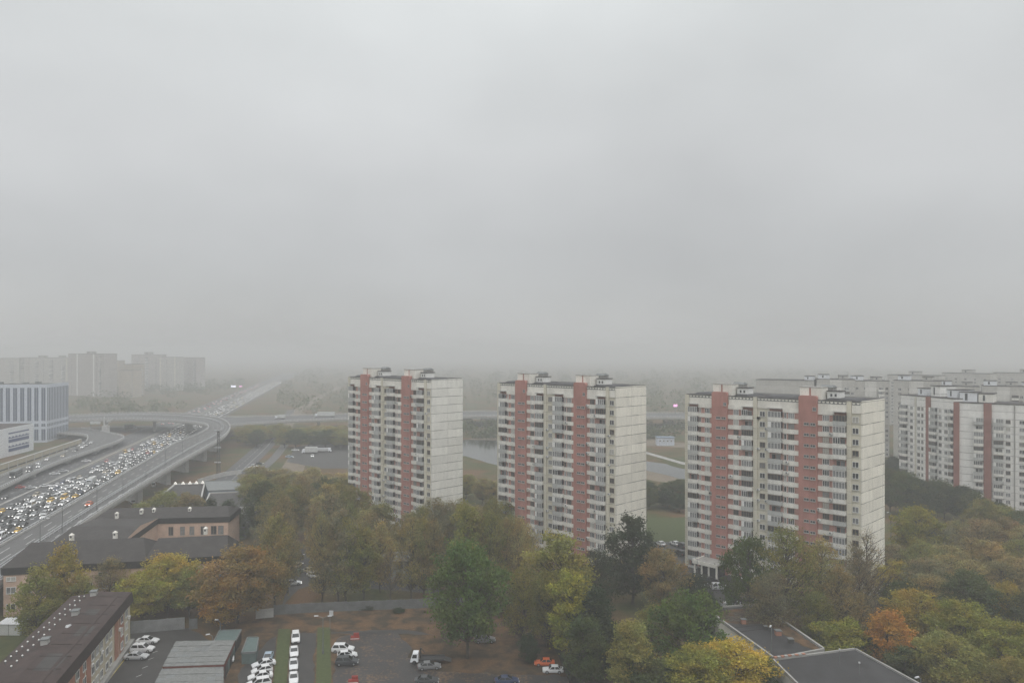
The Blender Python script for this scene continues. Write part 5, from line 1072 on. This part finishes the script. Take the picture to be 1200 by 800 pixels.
# ---------------------------------------------------------------- trees
def rot_quads(pos,size,rs,flat=0.0,droop=0.0):
    "random oriented leaf-clump quads, as arrays of verts"
    n=len(pos); a=rs.normal(size=(n,3)); a[:,2]*=1-flat; a/=np.linalg.norm(a,axis=1)[:,None]
    b=rs.normal(size=(n,3)); b-= (b*a).sum(1)[:,None]*a; b/=np.linalg.norm(b,axis=1)[:,None]
    if droop: a=a*(1-droop)+np.array([0,0,-1.])*droop; a/=np.linalg.norm(a,axis=1)[:,None]; b-=(b*a).sum(1)[:,None]*a; b/=np.linalg.norm(b,axis=1)[:,None]
    s=size[:,None]; r1=rs.uniform(.5,1,(n,1)); r2=rs.uniform(.5,1,(n,1))
    v=np.stack([pos-a*s, pos-b*s*.6*r1, pos+a*s, pos+b*s*.6*r2],1)
    return v
def crown_mesh(pos,size,tint,rs,name='crown',droop=0.0):
    v=rot_quads(pos,size,rs,droop=droop); n=len(pos); me=bpy.data.meshes.new(name)
    me.vertices.add(4*n); me.vertices.foreach_set('co',v.reshape(-1).astype(np.float32)); me.loops.add(4*n); me.loops.foreach_set('vertex_index',np.arange(4*n,dtype=np.int32))
    me.polygons.add(n); me.polygons.foreach_set('loop_start',np.arange(0,4*n,4,dtype=np.int32)); me.update(calc_edges=True)
    at_=me.attributes.new('tint','FLOAT','FACE'); at_.data.foreach_set('value',tint.astype(np.float32)); me.materials.append(M['leaves']); return me
def tree_proto(shape,seed):
    """unit prototype 20 m tall. returns trunk mesh, crown mesh"""
    rs=np.random.RandomState(seed); r=random.Random(seed); Hh=20.0
    S=dict(round=dict(z0=3.6,rad=7.2,n=105,lp=170,cr=2.0,ls=.30,top=.5), oval=dict(z0=2.6,rad=4.7,n=95,lp=140,cr=1.55,ls=.27,top=.5),
           sparse=dict(z0=2.6,rad=5.4,n=115,lp=115,cr=1.65,ls=.19,top=.58), bare=dict(z0=4,rad=4.4,n=64,lp=34,cr=1.4,ls=.14,top=.6),
           cone=dict(z0=1.0,rad=4.4,n=95,lp=150,cr=1.45,ls=.27,top=.25), willow=dict(z0=2,rad=5.4,n=80,lp=170,cr=1.4,ls=.25,top=.55), bush=dict(z0=.5,rad=9,n=60,lp=190,cr=2.8,ls=.42,top=.5))[shape]
    cen=[]; tries=0
    while len(cen)<S['n'] and tries<9000:
        tries+=1; h=r.random(); a=r.uniform(0,2*math.pi)
        if shape=='cone': prof=(1-h)**.8*.98+.05
        elif shape in('sparse','bare'): prof=math.sin(math.pi*min(1,max(.02,(h*.9+.12))))**.6
        else: prof=max(.12,(1-((h-S['top'])/(1-S['top'] if h>S['top'] else S['top']+.12))**2))**.5
        q=r.random()**.42*prof*S['rad']*r.uniform(.78,1.1); z=S['z0']+S['cr']*.5+h*(Hh-S['z0']-S['cr']*1.1)
        c=(q*math.cos(a),q*math.sin(a),z)
        if all((c[0]-o[0])**2+(c[1]-o[1])**2+(c[2]-o[2])**2>(S['cr']*.62)**2 for o in cen): cen.append(c)
    tk=MB(); bm_='bark'; main=[(0,0,-.3)]; x=y=0; 
    for i in range(1,9): x+=r.uniform(-.25,.25); y+=r.uniform(-.25,.25); main.append((x,y,Hh*.86*i/8))
    R0=.28 if shape!='bush' else .2
    for i in range(8): tk.tube(main[i],main[i+1],R0*(1-i/8.6)+.03,R0*(1-(i+1)/8.6)+.03,bm_,6)
    def trunkat(z):
        k=min(7,max(0,int(z/(Hh*.86)*8))); u=z/(Hh*.86)*8-k; u=min(1,max(0,u)); a_,b_=Vector(main[k]),Vector(main[k+1]); return a_+(b_-a_)*u
    for c in cen:
        c=Vector(c); d=math.hypot(c.x,c.y); z=max(S['z0']*.75 if shape!='bush' else .3,c.z-d*r.uniform(.7,1.15)-.6); p=trunkat(z); mid=p+(c-p)*.5+Vector((r.uniform(-.4,.4),r.uniform(-.4,.4),-.25*(c-p).length*.3))
        w_=(.05+.007*d)*(1.3 if shape in('bare',) else 1); tk.tube(p,mid,w_*1.25,w_*.8,bm_,4); tk.tube(mid,c,w_*.8,.03,bm_,4)
        if shape in('sparse','bare'):
            for _ in range(7 if shape=='bare' else 3):
                e_=c+Vector((r.uniform(-1,1),r.uniform(-1,1),r.uniform(-.2,1.2)))*1.35; s_=mid+(c-mid)*r.uniform(.2,1); tk.tube(s_,e_,.03,.014,bm_,3)
    P=[];Z=[];T=[]
    for c in cen:
        n=int(S['lp']*r.uniform(.6,1.3)); k=rs.normal(size=(n,3)); k/=np.linalg.norm(k,axis=1)[:,None]; rad=S['cr']*r.uniform(.7,1.15)*rs.uniform(.25,1,(n,1))**.45
        k=k*rad*np.array([1,1,.72]); 
        if shape=='willow': k=k*np.array([.7,.7,1]); k[:,2]-=rs.uniform(0,2.4,n)
        P.append(k+np.array(c)); Z.append(S['ls']*rs.uniform(.55,1.35,n)); T.append(np.clip(rs.normal(r.uniform(.34,.66),.17,n),0,1))
    P=np.concatenate(P); o_=rs.random_sample(len(P))<(.12 if shape!='bare' else .02); ax_=P.copy(); ax_[:,2]-=S['z0']+(Hh-S['z0'])*.4; nn_=ax_/np.maximum(.5,np.linalg.norm(ax_,axis=1))[:,None]; P[o_]+=nn_[o_]*rs.uniform(.3,1.5,(int(o_.sum()),1))
    P[:,2]=np.maximum(P[:,2],.3); return tk.mesh('trunk'),crown_mesh(P,np.concatenate(Z),np.concatenate(T),rs,droop=.55 if shape=='willow' else 0)
PROTO={s:[tree_proto(s,100+i*17+sum(map(ord,s))) for i in range(n)] for s,n in (('round',4),('oval',4),('sparse',5),('bare',3),('cone',2),('willow',2),('bush',3))}
BASEW=dict(round=15.2,oval=10.4,sparse=11.2,bare=10.0,cone=8.8,willow=11.5,bush=19)
LC=dict(yellow=(.44,.33,.06),gold=(.36,.27,.06),orange=(.42,.22,.05),brown=(.25,.195,.09),tan=(.32,.255,.11),olive=(.235,.215,.065),green=(.088,.132,.034),dark=(.046,.062,.032),deep=(.085,.10,.042),limey=(.26,.245,.05),rust=(.28,.175,.065),greybrown=(.22,.19,.115))
ti=[0]
def tree(px,ytop,wpx,d,sp,col,label,group=None,zb=0,name='tree'):
    if sp=='bare': wpx*=1.1
    s=F/d; h=(D-(ytop-H0)/s)-zb; wd=wpx/s; k=h/20.0; kw=wd/BASEW[sp]
    if len(label.split())>16: print('LONG',label)
    ti[0]+=1; r=random.Random(ti[0]*7); tr,cr=r.choice(PROTO[sp])
    c=LC[col]; v_=r.uniform(.84,1.16); j=[v_*r.uniform(.95,1.05) for _ in range(3)]; c=tuple(a*b for a,b in zip(c,j))
    t=thing(name,label,'tree' if name!='bush' else 'bush',((px-600)*d/F,d,zb),r.uniform(0,6.28),group,(kw,kw,k))
    a=inst('trunk',tr,t); inst('crown',cr,t,(0,0,0),c)
    return t
G=None
# singled-out trees of the foreground
tree(548,634,97,152,'round','green','big round green tree standing alone on the leaf-covered lot edge')
for a in [
 (655,622,82,163,'oval','olive','tall olive-yellow tree next to the big green one, over the boxy cars'),
 (640,668,50,158,'round','olive','yellowish lower tree leaning over the diagonal dark fence'),
 (672,668,62,150,'oval','limey','yellow-green tree whose crown touches the boxy saloon'),
 (612,660,46,158,'sparse','olive','thin yellow-olive tree squeezed behind the big green one'),
 (594,668,40,178,'sparse','brown','thin brown tree behind the right edge of the big green crown'),
 (741,601,62,185,'oval','dark','tall dark green tree whose top covers the middle tower block corner'),
 (700,640,52,178,'sparse','dark','slim dark tree between the olive-yellow one and the tall dark one'),
 (778,640,56,178,'round','brown','brown-gold tree just under the small lawn and parked cars'),
 (700,684,66,146,'cone','dark','dark green pointed tree in the middle of the lower clump'),
 (684,722,56,138,'oval','deep','deep green tree low in the clump, cut by the picture bottom'),
 (738,726,62,133,'oval','olive','pointed olive-gold tree cut by the picture bottom'),
 (806,686,104,146,'willow','green','broad drooping green tree below the entrance canopy'),
 (764,706,52,150,'sparse','olive','small pale olive tree between the dark pointed and the drooping one'),
 (820,758,84,130,'round','limey','yellow-green crown at the picture bottom beside the debris-covered roof'),
 (862,748,86,133,'round','yellow','bright yellow crown against the white wall of the flat roof'),
 (896,770,34,134,'oval','green','small green crown squeezed against the white wall'),
 (762,768,60,130,'oval','deep','dark crown at the picture bottom between gold and yellow-green ones'),
 (278,640,94,172,'round','rust','large rusty orange tree behind the garages'),
 (262,676,56,168,'round','orange','smaller orange crown in front of the rusty one, touching the shed'),
 (196,648,72,178,'round','gold','golden tree above the tall concrete fence'),
 (168,668,60,172,'round','limey','yellow-green crown under the golden tree'),
 (222,662,52,176,'round','olive','olive crown between the golden tree and the rusty one'),
 (130,652,50,180,'sparse','brown','brownish thin tree before the pink wall, next to the golden one'),
 (232,652,44,190,'sparse','tan','tan thin tree rising behind the olive crown to the dark roof edge'),
 (76,636,46,168,'oval','gold','yellow-brown slim tree in front of the dark roof of the pink complex'),
 (42,664,50,160,'oval','olive','olive tree by the kiosk at the corner of the pink complex'),
 (98,672,30,166,'oval','olive','low olive crown peeping over the brown roof'),
 (190,574,60,268,'bush','olive','olive bush clump between the flyover and the dark roofs'),
 (222,577,44,266,'bush','brown','brown bush clump before the five-lamp roof'),
 (247,582,26,256,'cone','dark','dark conifer at the left end of the white-edged roof'),
 (268,584,34,254,'cone','dark','dark conifer in front of the white-edged roof'),
 (281,600,22,250,'cone','deep','smaller dark conifer at the gable of the pink complex'),
 (876,622,62,172,'willow','green','weeping green tree at the closest tower block near its entrance'),
 (922,612,76,166,'sparse','olive','wide thin olive-brown tree hiding the lower red stripe of the tower block'),
 (905,668,62,160,'sparse','greybrown','grey-brown low tree behind the debris-covered roof'),
 (962,628,58,170,'sparse','tan','thin tan tree at the last red stripe of the closest tower block'),
 (984,660,54,160,'sparse','brown','brown thin tree standing before the foot of the blank gable'),
 (1016,618,58,172,'bare','brown','nearly leafless tree with pale twigs in front of the blank gable'),
 (1006,636,46,166,'sparse','greybrown','thinly leaved grey-brown tree beside the nearly leafless one'),
 (958,690,44,158,'sparse','olive','white-barked birch with olive leaves beside the flat roofs'),
 (985,722,70,150,'bush','limey','yellow-green undergrowth directly behind the charcoal roof'),
 (1042,714,56,148,'oval','orange','bright orange tree beside the corner of the charcoal roof'),
 (1072,690,72,156,'round','gold','gold-green tree rising behind the bright orange one'),
 (1110,742,80,136,'round','olive','olive crown close to the white lamp head at the bottom'),
 (1130,702,80,148,'round','limey','large yellow-green crown sloping down to the picture corner'),
 (1176,726,80,140,'round','limey','yellow-green crown cut by the frame in the lower corner'),
 (1060,756,44,140,'oval','deep','dark shaded crown under the orange tree by the roof edge'),
 (1188,770,60,128,'round','olive','pale olive crown filling the bottom corner of the picture'),
 (1137,668,62,165,'round','deep','dark green crown in the middle of the brown wood'),
 (1075,592,56,218,'round','limey','bright yellow tree at the upper edge of the wood, near the blank gable')]:
    tree(*a)
# belts of trees: rows that read one by one
rb3=random.Random(21)
def belt(x0,x1,step,d0,d1,ytop0,ytop1,w,sps,cols,where,group,frm,jy=8,skip=()):
    xs=[];x=x0
    while x<=x1:
        if not any(a<x<b for a,b in skip): xs.append(x)
        x+=step*rb3.uniform(.75,1.25)
    for i,x in enumerate(xs):
        u=(x-x0)/(x1-x0+.01); cl=rb3.choice(cols); sp=rb3.choice(sps)
        word={'sparse':'thin','round':'full','oval':'slim','bare':'bare','cone':'pointed','willow':'drooping','bush':'low'}[sp]
        cw={'brown':'brown','tan':'tan','olive':'olive','greybrown':'grey-brown','dark':'dark green','deep':'deep green','gold':'golden','limey':'yellow-green','rust':'rusty','green':'green','orange':'orange','yellow':'yellow'}[cl]
        tree(x+rb3.uniform(-4,4),ytop0+(ytop1-ytop0)*u+rb3.uniform(-jy,jy),w*rb3.uniform(.8,1.25),d0+(d1-d0)*u+rb3.uniform(-6,6),sp,cl,f'{cw} {word} tree, {ordn(i+1)} of {where}, from {frm}',group)
belt(326,620,17,188,196,604,597,38,['sparse','sparse','sparse','oval'],['greybrown','olive','brown','tan','olive'],'the row behind the long fence','trees just behind the long fence','the rusty tree',14,skip=((347,370),(450,474)))
tree(458,640,30,184,'bare','brown','forked dark leafless trunk standing against the white pavilion')
belt(322,612,17,216,222,580,594,38,['sparse','oval','sparse'],['tan','brown','greybrown','olive'],'row two behind the fence','second row behind the long fence','the rusty tree',13,skip=((347,366),(452,470)))
belt(308,625,19,246,250,562,594,42,['oval','sparse','round'],['tan','olive','deep','brown'],'row three behind the fence','third row behind the long fence','the rusty tree',8,skip=((353,369),(436,505)))
belt(298,410,18,290,285,560,564,42,['round','oval'],['brown','tan','deep','olive'],'the grove below the lorries','grove beside the hazy tower block','the annex roof',7,skip=((362,378),))
belt(300,412,18,330,325,545,552,38,['round','oval'],['tan','brown','brown'],'the grove touching the lorries','upper grove row beneath the lorries','the annex roof',5)
belt(292,412,10,525,512,499,500,30,['round'],['olive','deep','tan','olive'],'the hazy belt by the bridge','hazy belt under the straight bridge','the flyover',3)
belt(290,412,11,492,486,505,504,27,['round'],['deep','olive'],'the low front of the hazy belt','front of the hazy belt','the flyover',3,skip=((312,330),))
belt(546,590,15,260,250,590,600,34,['round','oval'],['deep','tan','brown'],'those between the farther towers','trees between the two farther tower blocks','the hazy gable',8)
belt(546,585,16,320,300,556,570,28,['round','oval'],['tan','olive','deep'],'the riverside row','river side trees between the farther blocks','the hazy gable',8)
belt(758,812,13,300,290,570,574,26,['round','bush'],['dark','deep','dark'],'the dark thicket above the lawn','dark thicket above the small lawn','the middle tower',5)
belt(760,812,18,330,330,560,562,24,['round'],['deep','dark'],'those behind the thicket','trees behind the dark thicket','the middle tower',4)
belt(1046,1170,19,290,262,548,588,40,['round'],['dark','dark','deep'],'the dark row by the wing','dark row under the white wing','the gable',5)
belt(1050,1130,22,330,300,532,560,32,['round'],['dark','deep'],'the back of the dark row','back of the dark row','the gable',4)
belt(1096,1215,24,222,214,604,612,50,['sparse','round','sparse'],['greybrown','tan','olive','brown'],'the wood top row','topmost row of the brown wood','the yellow tree',7)
belt(1150,1215,24,250,232,588,600,44,['round'],['olive','deep'],'those at the white wing foot','trees by the foot of the white wing','the dark row',5)
belt(1050,1215,26,200,194,630,634,54,['sparse','sparse','round'],['brown','greybrown','olive','olive','tan'],'the wood\'s second row','second row of the brown wood','the gable',8)
belt(1050,1215,27,182,178,652,656,54,['sparse','round'],['brown','tan','greybrown','gold'],'the wood\'s third row','third row of the brown wood','the gable',8)
belt(1064,1215,28,168,160,678,684,54,['sparse','round'],['brown','olive','gold','deep'],'the wood\'s fourth row','fourth row of the brown wood','the gable',8,skip=((1112,1160),))
belt(720,840,24,205,196,650,668,34,['round','oval'],['brown','deep','olive'],'the slope below the lawn cars','slope under the parked cars','the dark tree',7,skip=((765,840),))
for px,py,w_,d_,lb in ((467,712,15,179,'small dark bush at the fence beside the leafless trunk'),(430,706,24,182,'dark shrub leaning on the long fence'),(816,672,40,178,'dark hedge clump in front of the entrance canopy road'),(830,700,44,165,'dark hedge clump below the silver estate car'),(1006,736,44,150,'dark shrub between birch and orange tree'),(620,742,26,150,'dark green shrub at the diagonal fence'),(47,541,10,412,'orange-brown shrub at the foot of the tan sound wall')):
    tree(px,py,w_,d_,'bush','dark' if 'dark' in lb else 'gold',lb,'shrubs',0,'bush')
# far woods that read as one mass
def woodland(name,label,items,seed,col):
    rs=np.random.RandomState(seed); P=[];Z=[];T=[]
    for x,y,r_,h in items:
        n=int(46+r_*5); k=rs.normal(size=(n,3)); k/=np.linalg.norm(k,axis=1)[:,None]; k*=rs.uniform(.5,1,(n,1))**.4*np.array([r_,r_,h*.5]); k+=np.array([x,y,h*.52]); k[:,2]=np.maximum(k[:,2],.2)
        P.append(k);Z.append(np.full(n,1.25)*rs.uniform(.6,1.3,n));T.append(np.clip(rs.normal(rs.uniform(.3,.7),.15,n),0,1))
    me=crown_mesh(np.concatenate(P),np.concatenate(Z),np.concatenate(T),rs,name); o=bpy.data.objects.new(name,me); C.objects.link(o); o.color=(*LC[col],1); o['kind']='stuff'; tag(o,label,'woodland')
rw=random.Random(77)
it=[]
for _ in range(520):
    d=rw.uniform(720,2100); px=rw.uniform(330,1260); x=(px-600)*d/F
    if x<line_x(d)+16: continue
    it.append((x,d,rw.uniform(7,13),rw.uniform(12,20)))
woodland('distant_woodland','misty dark woodland beyond the straight bridge, reading as one mass',it,5,'deep')
it=[]
for _ in range(260):
    d=rw.uniform(640,1500); px=rw.uniform(90,300); x=(px-600)*d/F
    if x>line_x(d)-58: continue
    if 820<d<1090 and x<-370 and rw.random()<.7: continue
    it.append((x,d,rw.uniform(5,9),rw.uniform(8,15)))
woodland('distant_woodland','misty grey-green trees along the far side of the jammed highway',it,6,'deep')
it=[]
for _ in range(130):
    d=rw.uniform(520,640); px=rw.uniform(520,900); x=(px-600)*d/F; it.append((x,d,rw.uniform(4,7),rw.uniform(5,9)))
woodland('riverside_thicket','low hazy thicket on the bank in front of the straight bridge',it,7,'deep')
